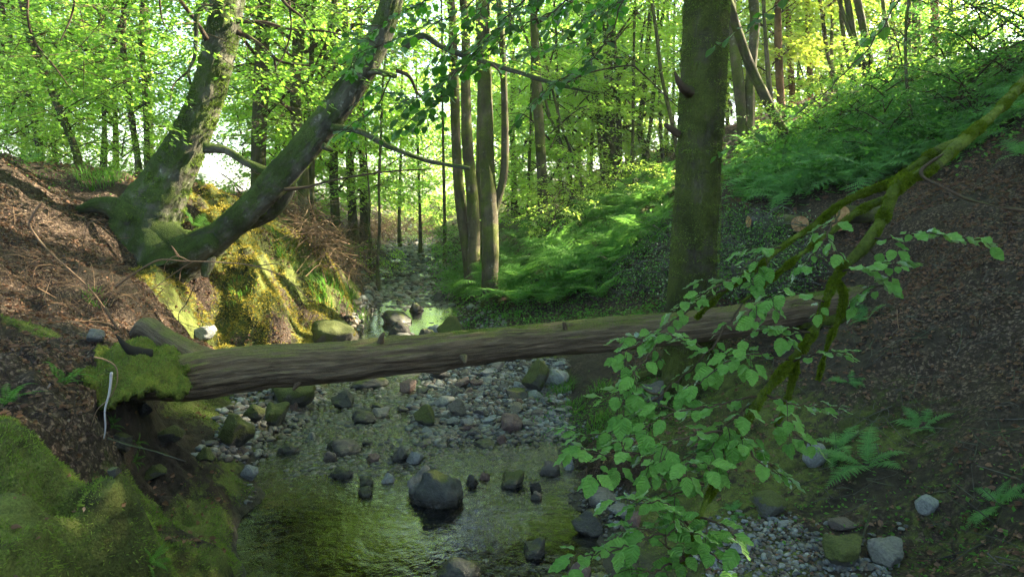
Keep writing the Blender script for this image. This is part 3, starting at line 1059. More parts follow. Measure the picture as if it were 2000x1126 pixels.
T = tree
T('grey brown double trunk with a sunlit edge among ferns right of the stream', 14, [([(955, 590), (957, 470), (950, 300), (945, 120), (943, 0)], 40), ([(962, 440), (985, 330), (984, 160), (975, 0)], 20)], 'high', cs=.8, cz=3)
T('leftmost of three slim stems by the stream, bowed to the left', 17.2, [([(918, 530), (905, 440), (893, 320), (885, 100), (880, 0)], 27)], None)
T('smooth grey middle stem of the close trio right of the stream bend', 17.0, [([(925, 525), (924, 400), (912, 260), (910, 60), (905, 0)], 30)], 'high', cs=.75, cz=4)
T('thinnest rear stem of the close trio beside the stream', 19.5, [([(936, 500), (935, 330), (938, 180), (944, 0)], 17)], None)
T('straight flaky barked trunk rising out of the ferns right of the double trunk', 20, [([(1062, 462), (1058, 330), (1048, 170), (1042, 0)], 26)], 'high')
T('short dark stem in the green distance between the middle trunks', 30, [([(1005, 420), (1003, 330), (1000, 230)], 15)], 'mid')
T('clump of three mossy stems with a glowing sunlit edge on the right slope', 25, [([(1184, 360), (1172, 240), (1155, 120), (1148, 0)], 20), ([(1195, 362), (1192, 220), (1186, 80), (1180, 0)], 28), ([(1211, 352), (1207, 200), (1198, 60), (1196, 0)], 13)], 'mid', crn=2)
T('small twin stemmed tree shaped like a narrow fork on the right slope', 26, [([(1262, 336), (1260, 290), (1250, 255), (1258, 180), (1268, 60), (1270, 0)], 14), ([(1262, 300), (1270, 250), (1278, 160), (1290, 60)], 10)], 'mid')
T('thin leaning grey sapling left of the big mossy trunk', 22, [([(1322, 290), (1310, 230), (1292, 150), (1282, 60)], 9)], None)
T('pale twin trunks just right of the big mossy trunk', 17.5, [([(1452, 300), (1443, 180), (1432, 60), (1430, 0)], 24), ([(1464, 300), (1466, 180), (1474, 60), (1470, 0)], 24)], 'high', cs=.65, cz=4)
T('mottled grey trunk leaning left across the pale twin trunks', 15, [([(1548, 285), (1515, 225), (1470, 140), (1436, 50), (1420, 0)], 22)], None)
T('reddish pine trunk with its lower half dark, left of its neighbour pine', 24, [([(1526, 200), (1522, 120), (1518, 0)], 17)], 'pine', m='trunk_pine', name='pine_tree')
T('second reddish pine trunk standing close behind the darker one', 27, [([(1546, 190), (1542, 100), (1538, 0)], 14)], 'pine', m='trunk_pine', name='pine_tree')
T('lone straight pine trunk on the bright crest', 28, [([(1582, 178), (1580, 90), (1576, 0)], 14)], 'pine', m='trunk_pine', name='pine_tree')
T('slim green stem leaning left on the bright crest', 24, [([(1634, 160), (1618, 110), (1606, 40), (1600, 0)], 9)], 'mid', cz=1.5)
T('clump of dark slanting stems on the crest under the bright sky gap', 18, [([(1692, 150), (1672, 80), (1655, 0)], 13), ([(1708, 148), (1690, 80), (1672, 0)], 15), ([(1700, 150), (1668, 90), (1640, 0)], 9)], None)
T('curved dark stem alone right of the slanting clump', 19, [([(1738, 130), (1742, 90), (1728, 40), (1722, 0)], 9)], None)
T('thin sapling pole rising from the shaded fern slope', 11.5, [([(1790, 290), (1772, 200), (1766, 130), (1768, 60), (1776, 0)], 7)], None, name='sapling', cat='sapling')
T('thick grey conifer trunk at the top right edge of the crest', 23, [([(1792, 90), (1791, 40), (1790, 0)], 20)], 'pine', m='trunk_pine', name='pine_tree', cz=3)
T('grey conifer trunk furthest right on the crest behind the bright leaves', 24, [([(1826, 80), (1824, 30), (1823, 0)], 20)], 'pine', m='trunk_pine', name='pine_tree', cz=3)
T('slender two stem sapling leaning left over the yellow green undergrowth', 22, [([(1118, 365), (1100, 290), (1075, 230), (1060, 180)], 7), ([(1142, 380), (1120, 310), (1098, 250), (1085, 200)], 7)], 'low', name='sapling', cat='sapling')
# left of the stream
T('thin dark pole with a curved sunlit foot at the left water edge', 19, [([(737, 515), (741, 450), (741, 350), (745, 250), (748, 150)], 7)], None, name='sapling', cat='sapling')
T('slimmer dark pole just left of the curved one', 21, [([(722, 470), (722, 390), (716, 320), (712, 240)], 5)], None, name='sapling', cat='sapling')
T('left trunk of the three sunlit trunks beyond the twig bank', 24, [([(655, 440), (652, 350), (652, 240), (650, 60)], 20)], 'mid')
T('middle trunk of the three sunlit trunks beyond the twig bank', 25, [([(688, 430), (684, 330), (680, 220), (676, 60)], 21)], 'mid')
T('right trunk of the three sunlit trunks beyond the twig bank', 27, [([(712, 420), (708, 330), (704, 220), (700, 60)], 19)], 'mid')
T('broad pale trunk seen between the two limbs of the forked beech', 17, [([(503, 372), (508, 240), (512, 120), (515, 0)], 32)], 'midd')
T('dark trunk directly behind the leaning limb of the forked beech', 16, [([(596, 440), (588, 330), (578, 230), (580, 120)], 28)], 'midd')
T('pair of slim stems with yellow sunlit bark above the leaning limb', 17.5, [([(600, 420), (600, 250), (606, 160), (612, 0)], 14), ([(610, 420), (612, 250), (628, 150), (650, 20)], 12)], 'midd')
T('grey trunk with a peeling base left of the forked beech', 18, [([(272, 325), (262, 250), (245, 150), (238, 60)], 15), ([(288, 330), (285, 250), (280, 150), (277, 60)], 13)], 'midd')
T('grey trunk leaning left at the top left among the leaves', 14, [([(150, 300), (100, 180), (60, 80), (45, 0)], 17)], 'midd', cz=1.0)
T('second leaning trunk further left with a dark side branch', 15, [([(70, 262), (40, 140), (18, 60), (5, 0)], 13)], 'midd', cz=1.0)

for px, Y, w, dx, lab in [(1030, 23, 7, 6, 'bare slim pole just right of the double trunk in the glade'), (1098, 24, 8, -8, 'slim dark pole between the flaky trunk and the clump of three'), (1152, 27, 7, 5, 'very slim pole close left of the clump of three stems'),
                       (1232, 24, 8, 4, 'slim dark pole between the clump of three and the twin fork'), (1296, 27, 8, -6, 'slim pole right of the twin forked tree'), (1312, 31, 7, 3, 'faint slim pole against the left edge of the thick mossy trunk'),
                       (820, 30, 7, -5, 'slim pole rising over the far end of the stream'), (868, 24, 8, -3, 'slim pole left of the trio of stems'), (780, 33, 8, 4, 'faint pole on the left bank of the far stream'),
                       (1500, 21, 9, -4, 'slim dark pole left of the reddish pines'), (1612, 26, 8, 8, 'slim pole in the glowing gap on the crest'), (1665, 24, 9, -12, 'slim pole just left of the slanting clump'), (1765, 25, 9, 5, 'slim pole on the crest left of the grey conifers')]:
    T(lab, Y, [([(px, 420), (px + dx, 250), (px + dx * 1.6, 60), (px + dx * 2, 0)], w)], None)
# far wood filling the end of the valley: each tree its own, told apart only by place
FARG = 'slim trees of the bright wood beyond the glade'
for k, (px, Y, w, kind, cs) in enumerate([
    (1035, 35, 9, 'mid', 1.1), (1110, 38, 9, 'mid', 1.2), (1130, 33, 8, 'mid', 1.0),
    (1150, 42, 9, 'mid', 1.3), (1225, 36, 9, 'mid', 1.0), (1300, 34, 9, 'mid', 1.0), (1230, 44, 9, 'mid', 1.2),
    (1420, 30, 9, 'mid', .9), (1500, 36, 9, 'mid', .9), (1600, 38, 9, 'pine', 1.0), (1660, 34, 10, 'pine', 1.0), (1730, 30, 9, 'pine', .9),
    (960, 44, 10, 'mid', 1.3), (1480, 30, 9, 'mid', 1.0), (1560, 33, 9, 'mid', 1.1), (1640, 31, 9, 'mid', 1.0), (1700, 34, 9, 'pine', 1.1), (1780, 31, 9, 'mid', 1.0), (1850, 30, 9, 'pine', 1.0), (1900, 33, 9, 'mid', 1.1), (1960, 29, 9, 'mid', 1.0), 
    (980, 60, 9, 'mid', 1.6), 
    (600, 34, 11, 'mid', 1.1), (540, 28, 12, 'mid', 1.0), (560, 46, 9, 'mid', 1.3), 
    (230, 24, 12, 'midd', 1.0), (110, 23, 12, 'midd', 1.0), (205, 20, 11, 'midd', .9), (-45, 18, 11, 'mid', 1.0), (85, 30, 11, 'mid', 1.2), (300, 33, 10, 'mid', 1.1), (50, 26, 11, 'mid', 1.1), (-20, 22, 12, 'midd', 1.0), 
]):
    lean = rng.uniform(-14, 14)
    T('slim bright leaved tree in the far wood behind the nearer trunks', Y, [([(px, 420), (px + lean * .4, 250), (px + lean, 60)], w)], kind, group=FARG, cs=cs, H_top=12)

# overhead and out of frame trees, added so their crowns shade the foreground
SHG = 'added beeches out of frame whose crowns shade the foreground'
for k, (x, y, kind, s) in enumerate([(9.3, 7.2, "mid", 1.0), (10.5, 11.3, "low", 1.1), (5.5, 1.5, "high", 1.3), (7, 5.5, "high", 1.3), (-4.5, .5, "high", 1.2), (12.2, 12.6, 'mid', 1.0), (9.8, 9.2, 'low', 1.1), (15, 10, 'mid', 1.1), (20, 19, 'midd', 1.2), (12.5, 7, 'mid', 1.0), (11.2, 13.6, 'low', 1.0), (-7, 5, 'high', 1.1), (-8.5, 10, 'high', 1.1), (-2.5, -3, 'high', 1.2), (4, -4, 'high', 1.2), (9, 2, 'high', 1.1), (12, 5.5, 'midd', 1.2),
                                     (14, -1, 'midd', 1.2), (11.5, 9.5, 'high', 1.0), (15.5, 12.5, 'midd', 1.1), (19, 8, 'midd', 1.3), (18, 3, 'midd', 1.3), (22, 14, 'midd', 1.2), (-9, -1, 'high', 1.2)]):
    z = Hs(x, y)
    root = empty('added_shade_beech', (x, y, z - .1), label='beech added out of frame so that its crown shades the foreground', cat='tree', group=SHG)
    mb = MB()
    tube(mb, [(0, 0, -.1), (.05, 0, 3), (.1, .1, 8), (0, 0, 13)], [.34, .24, .17, .04], 12, 6, .1, 2, k)
    mb.obj('trunk', M['trunk'], root)
    add_crown(root, kind, (0, 0, 0), s=s)


# ------------------------------------------------------------------ forked beech
def big_tube(name, parent, pts, wpx, Ys, origin, matn, sides=40, sub=10, amp=.10, seed=3, freq=3.0, fine=.007, lobes=None, rest=None):
    P = [W(px, py, Y) - origin for (px, py), Y in zip(pts, Ys)]
    r = [w / F * Y / 2 for w, Y in zip(wpx, Ys)]
    mb = MB()
    tube(mb, P, r, sides, sub, amp, freq, seed, fine=fine, lobes=lobes)
    return mb.obj(name, M[matn], parent)


def moss_on(mb, P, r, n, length=.03, up=.3, rs=rng, sx=1.0):
    """short moss tufts standing off a limb"""
    P, r = resample(P, r, 8)
    sg = np.linalg.norm(np.diff(P, axis=0), axis=1)
    k = rs.choice(len(P) - 1, n, p=sg / sg.sum())
    t = rs.uniform(0, 1, n)[:, None]
    c = P[k] * (1 - t) + P[k + 1] * t
    rad = r[k] * (1 - t[:, 0]) + r[k + 1] * t[:, 0]
    T_ = norm(P[k + 1] - P[k])
    a = norm(rs.normal(0, 1, (n, 3)))
    d = norm(a - T_ * (a * T_).sum(1, keepdims=True))
    clump = .6 + .7 * noise3(c * 22, 4)
    p = c + d * rad[:, None] * .96
    dd = norm(d + np.array([0, 0, -up]) + rs.normal(0, .45, (n, 3)))
    stamp(mb, np.array([[0, -.16, 0], [.5, -.12, .05], [1, 0, 0], [.5, .12, .05], [0, .16, 0]]), [np.array([[0, 1, 3, 4]]), np.array([[1, 2, 3]])], p, dd,
          rs.normal(0, 1, (n, 3)), length * rs.uniform(.5, 1.3, n) * clump)


o0 = W(345, 500, 11.1)
o0[2] = Hs(o0[0], o0[1])
beech = empty('forked_beech', o0, 0, label='great mossy beech forking low into an upright trunk and a leaning limb on the bank', cat='tree')
Yt = 11.1
flare = lambda th, L: 1 + .22 * np.cos(th * 5 + 1.0) * np.exp(-L / .6) + .10 * np.cos(th * 3 + L * .8)
big_tube('trunk', beech, [(312, 520), (292, 440), (324, 365), (362, 290), (394, 215), (417, 140), (434, 60), (446, -40), (458, -160), (474, -330)],
         [220, 128, 88, 70, 60, 56, 60, 60, 54, 40], [Yt] * 10, o0, 'beech_moss', 72, 26, .07, 3, 2.4, .016, flare)
flare2 = lambda th, L: 1 + .15 * np.cos(th * 4 + 2.0) * np.exp(-L / .8) + .07 * np.cos(th * 3 + L)
big_tube('limb', beech, [(330, 525), (372, 492), (432, 456), (490, 405), (540, 352), (612, 270), (670, 195), (712, 130), (745, 60), (772, -30), (800, -160)],
         [120, 78, 52, 50, 54, 53, 50, 47, 42, 36, 26], [11.1, 11.0, 10.9, 10.8, 10.7, 10.6, 10.5, 10.4, 10.3, 10.2, 10.0], o0, 'beech_moss', 64, 24, .08, 5, 2.6, .014, flare2)
big_tube('limb', beech, [(425, 470), (470, 440), (520, 415), (552, 385), (572, 345)], [30, 32, 36, 34, 20], [11.15, 11.1, 11.05, 11.0, 10.85], o0, 'beech_moss', 20, 8, .12, 8, 4, .006)
for pts, w in [([(290, 455), (330, 478), (370, 488), (420, 470)], [70, 84, 64, 34]), ([(262, 430), (225, 405), (190, 400), (150, 410)], [60, 44, 30, 12]), ([(270, 470), (262, 500), (270, 530)], [60, 45, 20]), ([(330, 500), (335, 530), (330, 560)], [70, 46, 18]),
               ([(390, 480), (405, 505), (400, 540)], [44, 30, 12]), ([(300, 490), (295, 520), (310, 545)], [50, 40, 20])]:
    P = []
    for i, (px, py) in enumerate(pts):
        p = W(px, py, 10.9 - .08 * i)
        P.append(p - o0)
    mb = MB()
    tube(mb, P, [x / F * 10.9 / 2 for x in w], 16, 8, .14, 3, px % 17, fine=.008)
    mb.obj('root', M['beech_moss'], beech)
BR = [([(398, 288), (440, 293), (482, 318), (520, 336)], [20, 15, 14, 18], 10.9), ([(648, 250), (700, 256), (765, 288), (840, 315), (918, 329)], [15, 11, 10, 9, 7], 10.2),
      ([(712, 148), (735, 140), (775, 150)], [14, 11, 8], 10.3), ([(775, 138), (800, 150), (818, 185), (850, 200)], [8, 7, 5, 3], 10.4),
      ([(462, 42), (520, 45), (570, 58), (640, 62), (700, 80)], [9, 6, 5, 4, 2], 11), ([(462, 62), (490, 75), (520, 98), (548, 120), (600, 128), (660, 130)], [11, 9, 7, 5, 4, 2], 10.9),
      ([(535, 108), (540, 140), (552, 165), (572, 180)], [5, 4, 4, 2], 10.9), ([(404, 78), (385, 45), (360, 12), (340, -20)], [10, 8, 7, 5], 10.7),
      ([(405, 10), (385, 30), (383, 70), (380, 110), (368, 140), (372, 165)], [14, 10, 8, 7, 6, 4], 10.6), ([(540, -20), (560, 10), (590, 35), (602, 60)], [7, 6, 5, 3], 10.6),
      ([(565, 5), (568, 60), (555, 105), (540, 130)], [5, 4, 3, 2], 10.6), ([(555, 370), (600, 365), (660, 350), (760, 335), (850, 330)], [7, 5, 4, 3, 2], 10.5),
      ([(630, 285), (650, 295)], [14, 7], 10.4), ([(368, 140), (340, 165), (332, 200)], [5, 3, 2], 10.6),
      ([(790, 95), (825, 70), (870, 95), (960, 125), (1040, 150), (1100, 168), (1152, 180)], [13, 12, 11, 10, 9, 7, 4], 9.8), ([(962, 126), (975, 140), (980, 158)], [5, 4, 2], 9.8), ([(1100, 165), (1150, 142), (1230, 128), (1245, 135), (1330, 215)], [4, 4, 3, 3, 2], 9.6),
      ([(55, -20), (55, 40), (70, 85), (110, 135), (150, 190)], [5, 4, 4, 3, 1], 9.5), ([(148, -20), (140, 30), (118, 80)], [5, 4, 2], 9.5), ([(310, -20), (315, 30), (325, 55)], [4, 3, 2], 10)]
for k, (pts, w, Y) in enumerate(BR):
    mb = MB()
    tube(mb, [W(px, py, Y + .06 * math.sin(i * 2.1 + k)) - o0 for i, (px, py) in enumerate(pts)], [x / F * Y / 2 for x in w], 9, 8, .2, 9, 31 + k, fine=.002)
    mb.obj('branch', M['beech_moss' if w[0] > 12 else 'twig'], beech)
mb = MB()
for pts, w in [([(292, 440), (324, 365), (362, 290), (394, 215), (417, 140), (434, 60)], [120, 86, 71, 61, 57, 61]), ([(372, 492), (432, 456), (490, 405), (540, 352), (612, 270), (670, 195), (712, 130)], [76, 53, 51, 55, 54, 51, 48])]:
    moss_on(mb, [W(p, q, 11.1 - .1 * i * (len(pts) > 6)) - o0 for i, (p, q) in enumerate(pts)], [x / F * 11 / 2 * 1.02 for x in w], 24000, .035, .5)
mb.obj('moss', M['mossblade'], beech)['kind'] = 'stuff'
# leafy sprays hanging off the beech (upper left and middle of the view)
def hanging_sprays(root, o0, polys, n, leafm, size, ylo, yhi, seed, per=40, L=1.0):
    rs = np.random.default_rng(seed)
    mb, tb = MB(), MB()
    protos = [spray(L, per, rs=rs) for _ in range(6)]
    for k in range(n):
        (x0, y0, x1, y1) = polys[rs.integers(len(polys))]
        px, py = rs.uniform(x0, x1), rs.uniform(y0, y1)
        Y = rs.uniform(ylo, yhi)
        q = W(px, py, Y) - o0
        g = Hs(q[0] + o0[0], q[1] + o0[1]) - o0[2]
        if q[2] < g + .5:
            continue
        P, D = protos[rs.integers(6)]
        az = rs.uniform(0, 6.28)
        d = np.array([math.cos(az), math.sin(az), rs.normal(-.12, .12)])
        d /= np.linalg.norm(d)
        s = np.cross([0, 0, 1.0], d)
        s /= np.linalg.norm(s)
        u = np.cross(d, s)
        B = np.stack([d, s, u])
        sc_ = rs.uniform(.7, 1.2)
        nn = np.tile(u, (len(P), 1)) + rs.normal(0, .35, P.shape)
        stamp(mb, LEAF_V, LEAF_F, q + (P * sc_) @ B, D @ B, nn, size * rs.uniform(.65, 1.2, len(P)))
        tube(tb, [q - d * .5 + np.array([0, 0, .12]), q, q + d * L * .8 * sc_ - np.array([0, 0, .1])], [.007, .005, .002], 3, 3)
    mb.obj('leaves', leafm, root, smooth=False)
    tb.obj('twigs', M['twig'], root)


hanging_sprays(beech, o0, [(-120, -60, 380, 120), (-120, 60, 330, 230), (450, -60, 700, 160), (-100, 0, 300, 200)], 150, M['leaf'], .085, 9.5, 13, 5)
hanging_sprays(beech, o0, [(460, 130, 620, 260), (680, -60, 1000, 120)], 55, M['leaf'], .08, 11.5, 15, 6)
add_crown(beech, 'high', (-.3, .3, 0), s=1.0)

# ------------------------------------------------------------------ big mossy trunk at the right
b0 = W(1345, 790, 8.1)
b0[2] = Hs(b0[0], b0[1])
bigt = empty('mossy_tree', b0, 0, label='thick straight moss covered trunk standing behind the fallen log right of the stream', cat='tree')
flare3 = lambda th, L: 1 + .20 * np.cos(th * 4 + .6) * np.exp(-L / .35) + .05 * np.cos(th * 3 + L * .9)
big_tube('trunk', bigt, [(1338, 830), (1342, 770), (1348, 660), (1355, 520), (1362, 400), (1370, 250), (1376, 100), (1380, -20), (1386, -250), (1390, -600)],
         [142, 106, 95, 89, 86, 82, 83, 83, 70, 48], [8.1] * 10, b0, 'trunk_moss', 84, 40, .05, 13, 2.6, .013, flare3)
mb = MB()
tube(mb, [W(1352, 180, 8.0) - b0, W(1338, 172, 7.85) - b0, W(1326, 158, 7.8) - b0, W(1318, 140, 7.8) - b0], [.075, .055, .035, .012], 10, 6, .25, 9, 4, fine=.004)
mb.obj('stub', M['twig'], bigt)
mb = MB()
tube(mb, [W(1325, 262, 8.05) - b0, W(1308, 250, 8.0) - b0, W(1298, 243, 8.0) - b0], [.05, .035, .02], 8, 6, .25, 9, 6)
mb.obj('stub', M['twig'], bigt)
for ang in (0.2, 1.5, 2.7, 3.9, 5.1):
    mb = MB()
    d = np.array([math.cos(ang), math.sin(ang), 0])
    P = [d * .15 + [0, 0, .32], d * .36 + [0, 0, .08], d * .62 + [0, 0, -.04], d * .9 + [0, 0, -.16]]
    tube(mb, P, [.13, .10, .06, .02], 12, 6, .15, 4, int(ang * 10), fine=.006)
    mb.obj('root', M['trunk_moss'], bigt)
add_crown(bigt, 'high', (.1, .1, .6), s=1.0)
mb = MB()
moss_on(mb, [W(1345, 760, 8.1) - b0, W(1352, 600, 8.1) - b0, W(1362, 400, 8.1) - b0, W(1372, 200, 8.1) - b0, W(1380, -20, 8.1) - b0], [.33, .29, .275, .262, .262], 26000, .022, .5)
mb.obj('moss', M['mossblade'], bigt)['kind'] = 'stuff'

# ------------------------------------------------------------------ fallen log across the stream
LP = [(262, 752, 5.35, 84), (330, 742, 5.5, 88), (400, 731, 5.7, 92), (520, 716, 5.95, 88), (650, 709, 6.2, 84), (750, 697, 6.4, 76), (850, 688, 6.6, 76), (1000, 671, 6.9, 66), (1200, 652, 7.2, 64),
      (1330, 641, 7.4, 62), (1450, 626, 7.6, 60), (1560, 606, 7.9, 58), (1640, 592, 8.2, 58), (1720, 575, 8.6, 44)]
l0 = W(850, 687, 6.6)
log = empty('fallen_log', l0, 0, label='long weathered fallen tree trunk bridging the stream with a green mossy broken left end', cat='log')
mb = MB()
knots = [(2.6, 1.2, .07), (3.3, 5.2, .06), (1.2, 3.3, .06), (4.6, 1.9, .07), (5.6, 4.9, .05), (1.9, 2.6, .08), (3.9, 3.0, .05), (5.1, 2.4, .06), (2.2, 4.2, .05), (6.2, 3.4, .05)]
def log_lobes(th, L):
    a = np.stack([np.cos(th) * .5, np.sin(th) * .5, L * .09], -1)
    ridge = -np.abs(fbm(a * 9, 3, 77)) * .10 - np.maximum(0, .10 - np.abs(noise3(a * 5 + 5.5, 78))) * .9 + .03 * fbm(np.stack([np.cos(th), np.sin(th), L * 2.2], -1) * 3, 3, 81)
    big = .10 * fbm(np.stack([np.cos(th), np.sin(th), L * .6], -1) * 1.1, 2, 79)
    k = 0
    for lz, t0, h in knots:
        dth = np.angle(np.exp(1j * (th - t0)))
        k = k + h * 3 * np.exp(-((L - lz) / .09) ** 2 - (dth / .35) ** 2)
    jag = np.where(L < .35, 1 - (.35 - L) * (.9 + 1.6 * np.abs(noise3(a * 14, 80))), 1)
    return (1.06 + ridge + big + k) * jag
tube(mb, [W(p[0], p[1], p[2]) - l0 for p in LP], [p[3] / F * p[2] / 2 for p in LP], 96, 34, 0, 1, 0, fine=.005, lobes=log_lobes)
mb.obj('trunk', M['log'], log)
for (px, py, Y, dx, dz, r) in [(742, 668, 6.32, .05, .10, .028), (1105, 640, 6.95, -.03, .07, .020), (905, 700, 6.45, .02, -.03, .03), (585, 742, 5.95, -.04, -.07, .026)]:
    mb = MB()
    p = W(px, py, Y) - l0
    tube(mb, [p - [0, -.02, dz * .5], p + [dx * .5, -.03, dz * .5], p + [dx, -.06, dz]], [r * 1.5, r, r * .55], 10, 5, .3, 14, int(px), fine=.004)
    mb.obj('branch_stub', M['log'], log)
# grey flared buttress of the root end, and the horn-like snag
mb = MB()
tube(mb, [W(430, 712, 5.85) - l0, W(385, 700, 5.95) - l0, W(345, 678, 6.05) - l0, W(310, 655, 6.15) - l0, W(285, 640, 6.25) - l0, W(262, 655, 6.3) - l0], [.08, .12, .12, .11, .10, .05], 20, 10, .2, 4, 9, fine=.008)
mb.obj('root_flare', M['log'], log)
mb = MB()
tube(mb, [W(298, 690, 5.35) - l0, W(268, 688, 5.3) - l0, W(246, 676, 5.25) - l0, W(226, 652, 5.25) - l0], [.035, .05, .028, .006], 12, 8, .25, 8, 12)
mb.obj('snag', M['dark'], log)
# mossy plate over the broken end
bmx, bmy = np.meshgrid(np.linspace(-1, 1, 90), np.linspace(-1, 1, 70), indexing='ij')
c = W(272, 698, 5.35) - l0
ux = (W(372, 704, 5.5) - W(160, 700, 5.0)) / 2
uy = (W(270, 655, 6.0) - W(285, 750, 5.0)) / 2
rr = np.sqrt(bmx ** 2 + bmy ** 2)
fr_ = 1 + .30 * fbm2(bmx, bmy, 2.6, 4, 91)
zz = .035 - .20 * np.clip(rr * fr_ - .55, 0, 1) ** 1.5 * 1.6 + .05 * fbm2(bmx, bmy, 2.4, 4, 92) + .015 * fbm2(bmx, bmy, 12, 2, 93)
V = c + bmx[..., None] * ux + bmy[..., None] * uy + zz[..., None] * np.array([0, 0, 1.0])
gx, gy = V[..., 0] + l0[0], V[..., 1] + l0[1]
gh = H(gx, gy) - l0[2] + .035 + .02 * fbm2(bmx, bmy, 6, 2, 97)
wl = sstep(.1, -.75, bmx)
V[..., 2] = V[..., 2] * (1 - wl) + np.clip(gh, V[..., 2] - .10, V[..., 2] + .10) * wl
n_, c_ = bmx.shape
ii = np.arange(n_ - 1)[:, None] * c_
jj = np.arange(c_ - 1)[None]
q = np.stack([ii + jj, ii + c_ + jj, ii + c_ + jj + 1, ii + jj + 1], -1).reshape(-1, 4)
keep = (rr * fr_ < 1.02).ravel()
q = q[keep[q].all(1)]
if np.cross(ux, uy)[2] < 0:
    q = q[:, ::-1]
mb = MB()
Vf = V.reshape(-1, 3)
mb.add(Vf, [q])
M['mossplate'] = bark_mat('moss_mat', (.06, .04, .025), (.12, .085, .055), (.060, .080, .010), (.15, .17, .022), amount=.80, upbias=.1, bump=.03, fiss=0)
o = mb.obj('moss_plate', M['mossplate'], log)
sm = o.modifiers.new('solid', 'SOLIDIFY')
sm.thickness = .05
sm.offset = -1
mb = MB()
kk = rng.choice(np.nonzero((rr * fr_ < 1.0).ravel())[0], 9000)
pp = Vf[kk] + rng.normal(0, .012, (9000, 3)) * [1, 1, 0]
MOSS_T = (np.array([[0, -.13, 0], [.5, -.10, .04], [1, 0, 0], [.5, .10, .04], [0, .13, 0]]), [np.array([[0, 1, 3, 4]]), np.array([[1, 2, 3]])])
stamp(mb, *MOSS_T, pp - [0, 0, .004], norm(rng.normal(0, .6, pp.shape) + [0, 0, .8]), rng.normal(0, 1, pp.shape), .016 * rng.uniform(.5, 1.3, len(pp)))
# a thin mossy nap along the top of the log
P_, r_ = resample([W(p[0], p[1], p[2]) - l0 for p in LP], [p[3] / F * p[2] / 2 for p in LP], 30)
k = rng.integers(0, len(P_) - 1, 60000)
th = rng.normal(0, .55, len(k))
c = P_[k] + (P_[np.minimum(k + 1, len(P_) - 1)] - P_[k]) * rng.uniform(0, 1, (len(k), 1))
up_ = np.array([0, 0, 1.0])
sd_ = norm(np.cross(P_[np.minimum(k + 1, len(P_) - 1)] - P_[k], up_))
dn = np.cos(th)[:, None] * up_ + np.sin(th)[:, None] * sd_
keepm = (fbm(c * 2.2 + 9, 3, 95) + .45 * np.cos(th) - .25 - .25 * sstep(-2.2, -.5, c[:, 0]) * sstep(1.5, .3, c[:, 0]) > 0)
stamp(mb, *MOSS_T, (c + dn * r_[k][:, None] * 1.0)[keepm], norm(dn + rng.normal(0, .5, dn.shape))[keepm], rng.normal(0, 1, dn.shape)[keepm], (.015 * rng.uniform(.5, 1.2, len(k)))[keepm])
mb.obj('moss', M['mossblade'], log)['kind'] = 'stuff'
# mossy root arm at the far right end
mb = MB()
tube(mb, [W(1560, 628, 7.9) - l0, W(1640, 622, 8.0) - l0, W(1710, 610, 8.1) - l0, W(1760, 585, 8.2) - l0, W(1778, 575, 8.3) - l0], [.09, .10, .075, .05, .015], 16, 8, .15, 5, 17, fine=.006)
mb.obj('root_arm', M['mosslimb'], log)
# a small fern and a twig that live on it are things of their own further down

# ------------------------------------------------------------------ stones
import bmesh


def ico(sub):
    bm = bmesh.new()
    bmesh.ops.create_icosphere(bm, subdivisions=sub, radius=1)
    v = np.array([x.co[:] for x in bm.verts])
    f = np.array([[l.index for l in fc.verts] for fc in bm.faces])
    bm.free()
    return v, f


IV3, IF3 = ico(4)
IV1, IF1 = ico(2)


def rock_shape(V, seed, cuts, sharp=.75, rough=.12):
    rs = np.random.default_rng(seed)
    v = V.copy()
    for k in range(cuts):
        d = rs.normal(0, 1, 3)
        d /= np.linalg.norm(d)
        c = rs.uniform(.45, .82)
        t = v @ d
        v = v - np.maximum(t - c, 0)[:, None] * d * sharp
    v = v * (1 + rough * fbm(v * 1.4 + seed, 3, seed)[:, None] + .05 * fbm(v * 5 + seed, 4, seed + 3, .6)[:, None])
    return v


SHAPES = [rock_shape(IV3, 100 + i, c, s, r) for i, (c, s, r) in enumerate([(5, .6, .16), (9, .95, .12), (13, .98, .10), (6, .7, .18), (12, .98, .10), (9, .9, .14), (15, .98, .08), (7, .8, .20), (11, .95, .12), (14, .97, .10)])]
_rock = {}


def rock_me(i, m):
    if (i, m) not in _rock:
        mb = MB()
        mb.add(SHAPES[i], [IF3])
        _rock[(i, m)] = mb.mesh('stone', M[m])
    return _rock[(i, m)]


def stone(p, w, d, h, m, label, cat='stone', name='stone', group=None, shape=None, rz=None, tilt=.12, sink=.3):
    i = rng.integers(len(SHAPES)) if shape is None else shape
    o = bpy.data.objects.new(name, rock_me(int(i), m))
    o.location = (p[0], p[1], p[2] + h * (.5 - sink))
    o.scale = (w / 2.1, d / 2.1, h / 2.0)
    o.rotation_euler = (rng.normal(0, tilt), rng.normal(0, tilt), rng.uniform(0, 6.28) if rz is None else rz)
    COL.objects.link(o)
    return tag(o, label, cat, group)


